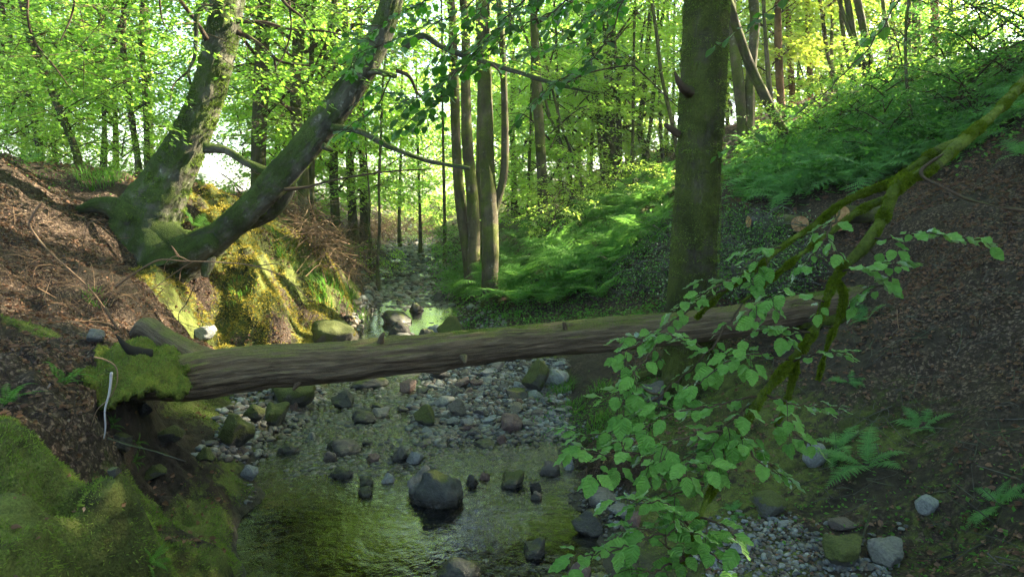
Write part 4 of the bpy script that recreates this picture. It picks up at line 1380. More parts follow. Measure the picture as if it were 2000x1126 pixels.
STONES = [
    # px, py of the foot, width px, height px, material, shape, label
    (850, 985, 104, 78, 'rock_dark', 0, 'large dark round boulder with a wet foot in the front pool', 'boulder'),
    (818, 972, 66, 66, 'rock', 2, 'pale veined angular slab leaning against the large dark boulder', 'stone'),
    (808, 903, 42, 26, 'rock_pale', 5, 'blue grey block on the shelf above the large dark boulder', 'stone'),
    (779, 905, 38, 34, 'rock', 5, 'greenish upright stone left of the blue grey block', 'stone'),
    (714, 968, 40, 20, 'rock_dark', 4, 'small black wet stone left of the large dark boulder', 'stone'),
    (712, 950, 34, 14, 'rock_dark', 3, 'flat brown stone touching the small black wet stone', 'stone'),
    (663, 932, 46, 20, 'rock_dark', 0, 'low black stone at the left edge of the front pool', 'stone'),
    (755, 942, 26, 20, 'rock_pale', 0, 'pale round cobble above the small black wet stone', 'stone'),
    (668, 890, 66, 30, 'rock', 3, 'broad brown rounded stone in the left shallows', 'stone'),
    (650, 875, 36, 24, 'rock_moss', 1, 'green topped stone behind the broad brown rounded stone', 'stone'),
    (640, 902, 30, 22, 'rock', 0, 'grey cobble in front of the broad brown rounded stone', 'stone'),
    (484, 937, 34, 28, 'rock_pale', 0, 'pale lichen spotted cobble against the left bank', 'stone'),
    (730, 902, 34, 22, 'rock_red', 4, 'tan and brown block in the shallows right of the broad rounded stone', 'stone'),
    (833, 836, 52, 40, 'rock_moss', 2, 'dark green triangular stone at the left edge of the pebble bar', 'stone'),
    (913, 838, 36, 24, 'rock', 6, 'purple grey slab stone at the front edge of the pebble bar', 'stone'),
    (948, 872, 52, 16, 'rock_dark', 4, 'thin flat stone awash in front of the pebble bar', 'stone'),
    (978, 866, 22, 20, 'rock_red', 1, 'small brown block sitting against the thin flat awash stone', 'stone'),
    (995, 846, 50, 32, 'rock_red', 3, 'smooth brown block at the front right of the pebble bar', 'stone'),
    (924, 855, 28, 16, 'rock', 0, 'tan oval cobble at the waterline of the pebble bar', 'stone'),
    (945, 937, 22, 14, 'rock_red', 0, 'small tan pebble out in the pool left of the mossy brown stone', 'stone'),
    (1000, 952, 58, 36, 'rock_moss', 7, 'mossy brown rounded stone in the middle of the pool', 'stone'),
    (1048, 960, 32, 36, 'rock_dark', 6, 'dark upright slab right of the mossy brown stone', 'stone'),
    (920, 948, 30, 26, 'rock_dark', 5, 'dark grey cobble beside the small tan pebble', 'stone'),
    (1046, 975, 24, 16, 'rock', 0, 'little grey stone below the dark upright slab', 'stone'),
    (1072, 928, 42, 30, 'rock', 0, 'grey brown round stone under the right bank roots', 'stone'),
    (1110, 918, 24, 26, 'rock_pale', 1, 'pale chipped stone against the undercut right bank', 'stone'),
    (1172, 992, 64, 26, 'rock', 3, 'long smooth grey stone lying along the right water edge', 'stone'),
    (1155, 1042, 76, 44, 'rock_dark', 2, 'large black wet stone at the right edge of the front pool', 'boulder'),
    (1212, 1016, 62, 26, 'rock', 8, 'long grey slab between the black wet stone and the bank', 'stone'),
    (1204, 1033, 18, 16, 'rock_pale', 1, 'small white stone right of the black wet stone', 'stone'),
    (1240, 1036, 34, 30, 'rock_red', 7, 'brown lump stone beside the small white stone', 'stone'),
    (1045, 1090, 58, 30, 'rock_dark', 7, 'half sunk double stone in the front right of the pool', 'stone'),
    (888, 1128, 92, 34, 'rock_dark', 0, 'broad submerged rock at the bottom edge of the pool', 'boulder'),
    (1132, 1130, 62, 40, 'rock_red', 5, 'reddish brown rock at the front right shore', 'stone'),
    (672, 796, 56, 30, 'rock_dark', 2, 'dark triangular rock in the riffle below the log', 'stone'),
    (714, 756, 74, 22, 'rock_dark', 0, 'low dark rock with a green leaf just under the log', 'stone'),
    (560, 800, 96, 56, 'rock_moss', 3, 'big mossy boulder under the left part of the log', 'boulder'),
    (535, 836, 52, 48, 'rock_moss', 7, 'rounded mossy stone below the big mossy boulder', 'boulder'),
    (452, 878, 76, 66, 'rock_moss', 5, 'dark mossy block at the foot of the left bank', 'boulder'),
    (494, 826, 40, 32, 'rock_moss', 0, 'small mossy stone between the left bank blocks', 'stone'),
    (572, 806, 18, 22, 'rock_red', 1, 'little rust red stone beside the big mossy boulder', 'stone'),
    (560, 886, 44, 20, 'rock_dark', 0, 'slate grey stone awash in the dark left water', 'stone'),
    (797, 764, 46, 28, 'rock_red', 4, 'brown angular block at the head of the pebble bar', 'stone'),
    (742, 815, 40, 22, 'rock', 7, 'brownish wet cobble in the middle of the riffle', 'stone'),
    (705, 828, 52, 22, 'rock_dark', 3, 'wide low wet stone left in the riffle', 'stone'),
    (1014, 782, 62, 22, 'rock_dark', 6, 'long dark flat topped slab on the right of the pebble bar', 'stone'),
    (893, 816, 44, 34, 'rock', 2, 'big pale grey angular stone in the middle of the pebble bar', 'stone'),
    (866, 796, 46, 22, 'rock', 5, 'tan flat stone left of the pale angular stone on the bar', 'stone'),
    (768, 632, 62, 26, 'rock_dark', 3, 'long humped dark rock in the bright pool beyond the log', 'stone'),
    (776, 657, 42, 34, 'rock_dark', 0, 'upright round dark rock just beyond the log', 'stone'),
    (828, 660, 38, 24, 'rock_dark', 0, 'egg shaped dark rock beyond the log', 'stone'),
    (785, 664, 42, 12, 'rock', 3, 'low grey stone partly hidden by the log', 'stone'),
    (803, 660, 18, 14, 'rock', 0, 'small grey cobble between the round and the egg shaped rock', 'stone'),
    (884, 662, 62, 42, 'rock_moss', 2, 'pointed mossy rock behind the middle of the log', 'boulder'),
    (852, 652, 40, 22, 'rock_pale', 8, 'grey blue slab leaning on the pointed mossy rock', 'stone'),
    (810, 609, 34, 20, 'rock_dark', 5, 'dark rock at the far end of the bright pool', 'stone'),
    (858, 590, 40, 20, 'rock_dark', 2, 'flat dark rock on the right shore above the bright pool', 'stone'),
    (1085, 757, 50, 34, 'rock_pale', 0, 'pale grey boulder beside the grass tuft on the right bank', 'boulder'),
    (1048, 768, 62, 60, 'rock_moss', 5, 'moss coated boulder under the log on the right bank', 'boulder'),
    (1592, 912, 48, 50, 'rock_pale', 0, 'smooth white egg shaped stone among the ferns on the right slope', 'stone'),
    (1815, 1004, 46, 40, 'rock_pale', 4, 'pale angular stone half buried in the right slope', 'stone'),
    (1652, 1036, 62, 20, 'rock', 4, 'flat grey slab resting on the lower right pebbles', 'stone'),
    (1655, 1108, 84, 52, 'rock_moss', 7, 'grey boulder with moss at the lower right corner', 'boulder'),
    (1740, 1105, 76, 44, 'rock', 7, 'rough grey boulder right of the mossy corner boulder', 'boulder'),
    (1450, 1086, 46, 30, 'rock_pale', 5, 'large blue grey cobble on the lower right pebbles', 'stone'),
    (1402, 1108, 32, 28, 'rock_pale', 1, 'round whitish cobble left on the lower right pebbles', 'stone'),
    (181, 676, 40, 20, 'rock', 3, 'smooth grey green stone lying on the leaf litter left of the log', 'stone'),
    (1280, 790, 50, 40, 'rock', 7, 'grey stone against the foot of the thick mossy trunk', 'stone'),
    (636, 676, 96, 44, 'rock_moss', 3, 'dark mossy rock spur at the bright pool on the left', 'boulder'),
    (1505, 1010, 70, 40, 'rock_moss', 3, 'low mossy mound stone above the lower right pebbles', 'boulder'),
    (1050, 560, 44, 30, 'rock_moss', 3, 'moss covered stone lying in the lower ferns', 'boulder'),
]
for px, py, w, h, m, shp, lab, cat in STONES:
    p = W_ground(px, py)
    Y = p[1]
    wm, hm = w / F * Y, h / F * Y
    g = Hs(p[0], p[1])
    sub = max(0.0, p[2] - g)
    hh = hm * 1.25 + sub * .6
    stone((p[0], p[1] + wm * .25, max(g, p[2] - hh * .35)), wm * 1.12, wm * .95, hh, m, lab, cat, 'boulder' if cat == 'boulder' else 'stone', None, shp, rz=rng.uniform(-.4, .4), sink=.13)

p = W(398, 655, 10.4)
stone(p, .42, .4, .26, 'rock_pale', 'sunlit pale rock ledge left of the mossy bank', 'stone', shape=1, rz=.2)
for px, py, w, h, sh, lab in [(235, 880, 60, 46, 4, 'dark broken rock inside the hollow under the log end'), (222, 930, 44, 36, 6, 'pale edged broken stone low in the dark hollow'), (330, 860, 70, 50, 8, 'dark mossy rock face right of the hollow'),
                                (300, 930, 60, 40, 9, 'dark mossy rock under the hollow'), (400, 900, 56, 36, 2, 'mossy rock at the dark water edge below the hollow'), (280, 820, 60, 44, 6, 'dark rock directly beneath the broken log end')]:
    q = W_ground(px, py)
    w, h = w / F * q[1], h / F * q[1]
    stone(q, w, w * .8, h, 'rock_dark' if 'mossy' not in lab else 'rock_moss', lab, 'stone', shape=sh)
# shared-label cobbles
FIELDS = [
    ('cobble in the grey pebble bar just below the log', 'cobbles of the pebble bar below the log', 105, (835, 712, 1100, 850), (12, 40), ['rock', 'rock', 'rock', 'rock', 'rock_red', 'rock_pale']),
    ('wet cobble in the riffle left of the pebble bar', 'wet cobbles of the left riffle', 42, (590, 745, 850, 905), (12, 40), ['rock', 'rock_dark', 'rock_dark']),
    ('cobble in the pebbles at the lower right', 'cobbles at the lower right shore', 42, (1390, 1020, 1770, 1125), (12, 30), ['rock', 'rock_pale', 'rock']),
    ('dark cobble in the narrow stream bed beyond the log', 'cobbles of the stream bed beyond the log', 46, (700, 500, 890, 600), (9, 26), ['rock_dark', 'rock', 'rock_dark']),
    ('cobble along the right shore beyond the log', 'cobbles of the right shore beyond the log', 22, (850, 590, 1000, 650), (10, 26), ['rock', 'rock_dark', 'rock_pale']),
]
for lab, grp, n, (x0, y0, x1, y1), (w0, w1), ms in FIELDS:
    for k in range(n):
        px, py = rng.uniform(x0, x1), rng.uniform(y0, y1)
        if 'bar' in grp and px < 835 + (py - 712) * .35:
            px += 90
        p = W_ground(px, py)
        g = Hs(p[0], p[1])
        w = rng.uniform(0, 1) ** 2.4 * (w1 - w0) + w0
        wm = w / F * p[1]
        sub = max(0.0, p[2] - g)
        stone((p[0], p[1], g), wm * rng.uniform(.8, 1.25), wm * rng.uniform(.7, 1.1), wm * rng.uniform(.4, .65) + sub * .6, ms[rng.integers(len(ms))], lab, 'cobble', 'cobble', grp, sink=.2, tilt=.25)


def gravel():
    mb = MB()
    shp = [rock_shape(IV1, 300 + i, 4, .85, .12) for i in range(5)]
    pts = []
    rs = np.random.default_rng(77)
    for (x0, y0, x1, y1, n, s0, s1) in [(820, 705, 1110, 860, 4200, .025, .10), (1370, 1010, 1780, 1126, 2300, .012, .05), (560, 740, 860, 930, 3600, .03, .14), (640, 840, 1080, 900, 900, .03, .11), (690, 480, 880, 600, 3000, .06, .26), (680, 600, 880, 650, 260, .05, .2), (560, 860, 1150, 960, 900, .02, .08),
                                        (850, 595, 1010, 655, 500, .03, .09), (480, 900, 1150, 1000, 500, .015, .05), (1050, 830, 1250, 1040, 700, .015, .05), (380, 760, 640, 900, 1300, .03, .12), (670, 560, 760, 600, 350, .04, .12), (600, 1000, 1150, 1126, 260, .02, .05), (760, 465, 850, 500, 900, .08, .25)]:
        for p in ground_hits(rs.uniform(x0, x1, n), rs.uniform(y0, y1, n), hi=50):
            pts.append((p[0] + rs.normal(0, .03), p[1] + rs.normal(0, .05), rs.uniform(0, 1) ** 1.6 * (s1 - s0) + s0))
    pts = np.array(pts)
    z = H(pts[:, 0], pts[:, 1])
    rel = z - wz(pts[:, 1])
    ok = (rel < .32)
    z = np.where((rel < -.01) & (rel > -.11), np.maximum(z, wz(pts[:, 1]) - pts[:, 2] * .22 - .012), z)
    pts, z = pts[ok], z[ok]
    grp = rs.integers(0, 5, len(pts))
    for g in range(5):
        m_ = grp == g
        n = m_.sum()
        a = rs.uniform(0, 6.28, n)
        d = np.stack([np.cos(a), np.sin(a), rs.normal(0, .25, n)], -1)
        nn = np.tile([0, 0, 1.0], (n, 1)) + rs.normal(0, .25, (n, 3))
        sz = pts[m_, 2]
        tv = shp[g] * np.array([.60, .46, .30])
        stamp(mb, tv, [IF1], np.stack([pts[m_, 0], pts[m_, 1], z[m_] + sz * .1], -1), d, nn, sz)
    o = mb.obj('gravel', M['gravel'])
    tag(o, 'loose grey and brown river gravel of the stream bed', 'gravel', kind='stuff')


gravel()


# ------------------------------------------------------------------ ferns
def frond(mb, base, az, L, lift, curl, pairs, w, rs, seg=True):
    t = np.linspace(0, 1, pairs + 2)
    d = np.array([math.cos(az), math.sin(az)])
    # arching rachis
    a = lift - curl * t ** 1.3
    dx = np.cumsum(np.cos(a)) / len(t) * L
    dz = np.cumsum(np.sin(a)) / len(t) * L
    bend = rs.normal(0, .12) * L * t ** 2
    s2 = np.array([-d[1], d[0]])
    P = np.stack([base[0] + d[0] * dx + s2[0] * bend, base[1] + d[1] * dx + s2[1] * bend, base[2] + dz], -1)
    tube(mb, P[::2], np.linspace(.006, .0015, len(P[::2])) * (L / .8), 3, 1, cap=False)
    T_ = norm(np.gradient(P, axis=0))
    s = norm(np.cross(T_, [0, 0, 1.0]))
    n = np.cross(s, T_)
    k = np.arange(1, pairs + 1)
    prof = w * L * np.sin(np.pi * np.clip((t[k] * .88 + .13), 0, 1)) ** .9 * (1 - .25 * t[k])
    for sg in (-1, 1):
        dd = s[k] * sg + T_[k] * .35 + np.array([0, 0, -.12]) + rs.normal(0, .06, (len(k), 3))
        stamp(mb, PIN_V if seg else PIN2_V, PIN_F if seg else PIN2_F, P[k] - T_[k] * (0 if sg > 0 else L / pairs * .25), dd, n[k] + rs.normal(0, .15, (len(k), 3)), prof * rs.uniform(.85, 1.1, len(k)), wid=1.0)


def pinna(teeth):
    V, Fc = [], []
    for i in range(teeth):
        a, b = i / teeth, (i + 1) / teeth
        w = .20 * (1 - a) ** .8 + .02
        m_ = len(V)
        V += [[a, 0, 0], [b, 0, 0], [a + (b - a) * .75, w, .01], [a + (b - a) * .75, -w, .01]]
        Fc += [[m_, m_ + 1, m_ + 2], [m_, m_ + 3, m_ + 1]]
    return np.array(V), [np.array(Fc)]


PIN_V, PIN_F = pinna(8)
PIN2_V, PIN2_F = np.array([[0, 0, 0], [.3, .13, .0], [1, 0, -.06], [.3, -.13, 0]]), [np.array([[0, 3, 2, 1]])]


def fern_mesh(seed, nf, L, pairs, w, seg, m, lift=(.9, 1.3), curl=(1.3, 1.9)):
    rs = np.random.default_rng(seed)
    mb = MB()
    for k in range(nf):
        frond(mb, (rs.normal(0, .03), rs.normal(0, .03), 0), k * 6.283 / nf + rs.normal(0, .25), L * rs.uniform(.7, 1.15), rs.uniform(*lift), rs.uniform(*curl), pairs, w * rs.uniform(.85, 1.15), rs, seg)
    return mb.mesh('fronds', M[m], smooth=False)


def strap_mesh(seed, nf, L, m='fern'):
    """hard fern: simple ladder-cut narrow fronds"""
    rs = np.random.default_rng(seed)
    mb = MB()
    for k in range(nf):
        frond(mb, (rs.normal(0, .015), rs.normal(0, .015), 0), k * 6.283 / nf + rs.normal(0, .3), L * rs.uniform(.7, 1.15), rs.uniform(.6, 1.2), rs.uniform(1.0, 1.7), 26, .13, rs, False)
    return mb.mesh('fronds', M[m], smooth=False)


FERN_A = [fern_mesh(400 + i, 8, 1.0, 15, .21, True, 'fern') for i in range(4)]
FERN_B = [fern_mesh(410 + i, 7, 1.0, 13, .23, True, 'fern_blue', (.7, 1.2), (1.1, 1.7)) for i in range(3)]
FERN_S = [strap_mesh(420 + i, 9, .30) for i in range(3)]
FERN_N = [fern_mesh(430 + i, 6, .45, 22, .22, True, 'fern_blue', (.5, .9), (.9, 1.4)) for i in range(2)]


def fern(me, p, s, label, group=None, rz=None, tilt=None, name='fern'):
    o = bpy.data.objects.new(name, me)
    COL.objects.link(o)
    o.location = (p[0], p[1], Hs(p[0], p[1]) - .02)
    n = normal_at(np.array([p[0]]), np.array([p[1]]))[0]
    o.rotation_mode = 'QUATERNION'
    q = Vector((n[0] * .8, n[1] * .8, n[2] + .2)).to_track_quat('Z', 'Y')
    from mathutils import Quaternion
    o.rotation_quaternion = q @ Quaternion((0, 0, 1), rng.uniform(0, 6.28) if rz is None else rz)
    o.scale = (s, s, s * rng.uniform(.9, 1.15))
    return tag(o, label, 'fern', group)


def in_poly(px, py, poly):
    c = False
    j = len(poly) - 1
    for i in range(len(poly)):
        (xi, yi), (xj, yj) = poly[i], poly[j]
        if (yi > py) != (yj > py) and px < (xj - xi) * (py - yi) / (yj - yi) + xi:
            c = not c
        j = i
    return c


def sample_poly(poly, n, hi=40):
    xs, ys = [p[0] for p in poly], [p[1] for p in poly]
    q = []
    while len(q) < n:
        px, py = rng.uniform(min(xs), max(xs)), rng.uniform(min(ys), max(ys))
        if in_poly(px, py, poly):
            q.append((px, py))
    q = np.array(q)
    return list(ground_hits(q[:, 0], q[:, 1], hi=hi))


P1 = [(885, 590), (985, 605), (1180, 590), (1230, 520), (1300, 480), (1310, 340), (1210, 390), (1060, 450), (960, 500), (890, 555)]
P2 = [(1420, 310), (1560, 265), (1700, 190), (1800, 120), (1830, 330), (1700, 370), (1560, 395), (1430, 410)]
P3 = [(1800, 60), (2010, 20), (2010, 300), (1880, 330), (1800, 330)]
P5 = [(1080, 440), (1200, 370), (1310, 320), (1310, 400), (1200, 430)]
for poly, n, me, s, lab, grp in [(P1, 84, FERN_A, (.7, 1.3), 'bright green feathery fern of the bank right of the stream', 'ferns of the right bank beyond the log'),
                                 (P2, 78, FERN_B, (.8, 1.2), 'blue green fern of the shaded slope right of the thick mossy trunk', 'ferns of the shaded right slope'),
                                 (P3, 26, FERN_B, (.6, 1.0), 'dark fern on the steep slope at the top right corner', 'ferns of the top right slope'),
                                 (P5, 18, FERN_A, (.8, 1.2), 'fern on the upper slope left of the thick mossy trunk', 'ferns of the upper right slope')]:
    for p in sample_poly(poly, n):
        fern(me[rng.integers(len(me))], p, rng.uniform(*s) * (.75 if p[1] < 9 else 1), lab, grp)
for px, py, me, s, lab in [(112, 745, FERN_S[0], .95, 'small hard fern with strap fronds on the leaf litter at the left'), (215, 835, FERN_S[1], .42, 'tiny fern under the white stick on the left bank'),
                           (265, 872, FERN_S[2], .4, 'tiny fern at the lip of the dark hollow below the log end'), (262, 905, FERN_S[0], .36, 'little strap leaved fern hanging in the dark hollow'),
                           (8, 790, FERN_S[1], 1.0, 'half seen fern frond at the left picture edge'), (290, 1105, FERN_S[2], .5, 'small upright fern on the moss at the bottom left'), (30, 295, FERN_B[0], .75, 'pale feathery fern at the top of the left bank'),
                           (70, 310, FERN_B[1], .6, 'second feathery fern right of the pale one on the left bank'),
                           (1690, 915, FERN_N[0], 1.0, 'fern with spread fronds just right of the white egg stone'), (1640, 878, FERN_N[1], .8, 'darker fern above the white egg stone'),
                           (1795, 835, FERN_N[0], .6, 'small upright fern on the leaf covered right slope'), (1950, 985, FERN_N[1], .6, 'small blue green fern at the right edge low on the slope'),
                           (1690, 625, FERN_N[0], .7, 'little fern growing on the right end of the fallen log'), (1660, 745, FERN_N[1], .5, 'tiny fern in the litter below the right end of the log'),
                           (430, 362, FERN_A[0], .45, 'fern on the sunny crest in the gap of the forked beech'), (395, 368, FERN_A[1], .35, 'smaller fern left on the sunny crest in the beech gap'), (1430, 1000, FERN_N[1], .4, 'small fern behind the bough leaves at the lower right'),
                           (375, 445, FERN_A[2], .5, 'yellow lit fern under the fork of the beech')]:
    fern(me, W_ground(px, py), s, lab)

# leafy shrubs
for k, (px, py, kind, s, lab) in enumerate([
    (1500, 330, 'bright', .8, 'leafy bright shrub low beside the leaning mottled trunk'), (1600, 300, 'bright', .9, 'light green bush in the middle of the shaded slope'), (1690, 270, 'bright', .9, 'light green bush below the dark slanting clump'),
    (1760, 210, 'glow', 1.0, 'yellow green bush at the crest right of the sapling pole'), (1850, 150, 'dark', 1.0, 'dark leafed bush in the upper right shade'), (1930, 110, 'dark', 1.1, 'dark bush near the top right corner'),
    (1990, 160, 'dark', 1.0, 'dark bush at the right picture edge'), (1860, 60, 'glow', 1.1, 'sun touched bush on the skyline at the upper right'), (1960, 20, 'dark', 1.2, 'dark bush on the skyline at the top right corner'),
    (1800, 90, 'glow', .9, 'glowing bush on the skyline right of the grey conifers'), (1900, 250, 'dark', .8, 'dark low bush above the pink leaf litter'), (1720, 330, 'dark', .7, 'dark low bush behind the mossy bough'),
    (900, 520, 'bright', .8, 'bright bush at the foot of the bowed slim stem'), (868, 480, 'bright', 1.2, 'bright bush on the right shore of the far stream'), (835, 452, 'bright', .9, 'pale green bush closing the far stream'),
    (1130, 420, 'glow', .9, 'glowing yellow green bush in front of the clump of three stems'), (1080, 470, 'glow', .8, 'light bush among the ferns below the flaky trunk'), (1230, 400, 'glow', .7, 'low light bush on the slope near the twin stemmed tree'),
    (725, 545, 'glow', .7, 'sunlit yellow bush at the left shore near the curved pole')]):
    p = W_ground(px, py)
    root = empty('shrub', (p[0], p[1], Hs(p[0], p[1]) - .05), 0, label=lab, cat='bush')
    add_crown(root, kind, (0, 0, 0), s=s)
# understorey saplings that fill the glade with leaves
SAPG = 'leafy saplings filling the bright wood'
for k, (px, Y, s) in enumerate([(830, 48, 1.7), (800, 56, 1.8),  (640, 30, 1.2), (600, 26, 1.1), (560, 22, .9), (480, 24, 1.0), (980, 32, 1.3),
                                (1020, 27, 1.0), (1060, 33, 1.3), (1090, 27, 1.0), (1120, 24, .9), (1150, 31, 1.2), (1215, 29, 1.0), (1240, 36, 1.3), (1290, 30, 1.1), (1330, 33, 1.2), (1420, 26, 1.0), (1490, 28, 1.0), (1560, 30, 1.0), (860, 55, 2.2), (780, 60, 2.4), (930, 55, 2.0), (700, 55, 2.2),
                                (250, 15, .5), (140, 14, .5), (40, 13.5, .5), (-20, 14, .6), (240, 22, 1.0), (180, 20, .9), (120, 24, 1.1), (60, 19, .9), (10, 22, 1.0)]):
    x = (px - 1000) / F * Y
    root = empty('leafy_sapling', (x, Y, Hs(x, Y) - .1), 0, label='leafy sapling of the bright wood between the far trunks', cat='sapling', group=SAPG)
    add_crown(root, 'low', (0, 0, 0), s=s)


# ------------------------------------------------------------------ near mossy bough with leaves
def leafy_twigs(root, o, twigs, spacing, size, leafm, seed, jitter=.02, sidelen=.16, rad=.0028, side_n=1.0, tv=BL_V, tf=BL_F, nz=.30):
    rs = np.random.default_rng(seed)
    mb, tb = MB(), MB()
    pos, dr, nn = [], [], []
    for pts in twigs:
        P = [W(a, b, c) - o for a, b, c in pts]
        Q, rr_ = resample(P, np.linspace(rad * 1.8, rad * .6, len(P)), 8)
        Q = Q + rs.normal(0, .004, Q.shape)
        tube(tb, Q, rr_, 5, 1)
        L = np.concatenate([[0], np.cumsum(np.linalg.norm(np.diff(Q, axis=0), axis=1))])
        def leaves_on(Q, L, from_t=.0):
            s = L[-1] * from_t
            side = 1
            while s < L[-1]:
                i = min(np.searchsorted(L, s), len(Q) - 2)
                T_ = Q[min(i + 1, len(Q) - 1)] - Q[max(i - 1, 0)]
                T_ = T_ / (np.linalg.norm(T_) + 1e-9)
                h = np.cross(T_, [0, 0, 1.0])
                h /= np.linalg.norm(h) + 1e-9
                ang = rs.uniform(.5, 1.1)
                d = T_ * math.cos(ang) + h * side * math.sin(ang) + np.array([0, 0, rs.normal(-.12, .14)])
                pos.append(Q[i] + rs.normal(0, .004, 3) + d * .012)
                dr.append(d)
                nn.append(np.array([0, 0, 1.0]) + rs.normal(0, nz, 3))
                side = -side
                s += spacing * rs.uniform(.6, 1.4)
            pos.append(Q[-1]); dr.append(Q[-1] - Q[-2]); nn.append(np.array([0, 0, 1.0]) + rs.normal(0, .25, 3))
        leaves_on(Q, L, .12)
        # side twigs
        ns = int(L[-1] / .11 * side_n)
        for k in range(ns):
            i = rs.integers(1, len(Q) - 1)
            T_ = norm(Q[i + 1] - Q[i - 1])
            h = norm(np.cross(T_, [0, 0, 1.0])) * rs.choice([-1, 1])
            d = norm(T_ * .7 + h * .8 + np.array([0, 0, rs.normal(-.1, .2)]))
            l_ = sidelen * rs.uniform(.4, 1.1)
            S = np.array([Q[i], Q[i] + d * l_ * .5 + [0, 0, .01], Q[i] + d * l_ + [0, 0, -.015]])
            S, sr = resample(S, [rad * .8, rad * .6, rad * .4], 4)
            tube(tb, S, sr, 4, 1)
            LL = np.concatenate([[0], np.cumsum(np.linalg.norm(np.diff(S, axis=0), axis=1))])
            leaves_on(S, LL, .3)
    n = len(pos)
    stamp(mb, tv, tf, np.array(pos), np.array(dr), np.array(nn), size * rs.uniform(.42, 1.2, n))
    a = mb.obj('leaves', leafm, root)
    b = tb.obj('twigs', M['twig'], root)
    return a, b


g0 = W(1755, 360, 3.1)
bough = empty('mossy_bough', g0, 0, label='moss sleeved bough with broad green leaves reaching down from the upper right into the foreground', cat='branch')
LIMB = {
    'a': ([(2080, 90, 3.9), (2010, 150, 3.7), (1950, 215, 3.5), (1880, 275, 3.35), (1825, 325, 3.2), (1755, 362, 3.1), (1722, 430, 3.05), (1690, 480, 3.0), (1640, 530, 2.95), (1612, 590, 2.9), (1588, 650, 2.85), (1545, 705, 2.8), (1492, 770, 2.7), (1448, 840, 2.6), (1405, 930, 2.5), (1365, 1010, 2.4), (1335, 1100, 2.3)],
          [10, 12, 12, 15, 11, 15, 14, 14, 8, 9, 9, 7, 10, 10, 7, 5, 5]),
    'b': ([(1880, 275, 3.35), (1815, 305, 3.35), (1750, 352, 3.3), (1690, 375, 3.3), (1640, 400, 3.3), (1590, 440, 3.3), (1530, 480, 3.3), (1470, 530, 3.25), (1420, 565, 3.2), (1360, 620, 3.15)], [13, 12, 9, 8, 7, 7, 6, 6, 4, 2]),
    'c': ([(1750, 380, 3.2), (1680, 410, 3.2), (1620, 455, 3.2), (1560, 500, 3.2), (1500, 550, 3.15), (1450, 590, 3.1)], [10, 9, 8, 6, 4, 2]),
    'd': ([(1636, 545, 2.95), (1648, 575, 2.93), (1640, 620, 2.9), (1618, 668, 2.88), (1598, 740, 2.85)], [4, 6, 5, 3, 1.5]),
    'e': ([(1560, 690, 2.82), (1548, 740, 2.8), (1532, 800, 2.75), (1515, 830, 2.7)], [4, 6, 6, 2]),
    'f': ([(1860, 290, 3.3), (1800, 335, 3.1), (1850, 370, 3.0), (1930, 400, 2.95), (2010, 412, 2.9)], [5, 4, 4, 4, 4]),
}
mbm = MB()
for k, (pts, w) in LIMB.items():
    P = [W(a, b, c) - g0 for a, b, c in pts]
    r = [x / F * p[2] * 1.0 for x, p in zip(w, pts)]
    mb = MB()
    tube(mb, P, [x * .72 for x in r], 22, 14, .24, 10, ord(k), fine=.005)
    mb.obj('limb', M['mosslimb' if k != 'f' else 'twig'], bough)
    if k != 'f':
        L = sum(np.linalg.norm(P[i + 1] - P[i]) for i in range(len(P) - 1))
        moss_on(mbm, P, [x * .72 for x in r], int(L * 20000), .014, .6)
mbm.obj('moss', M['mossbough'], bough)['kind'] = 'stuff'
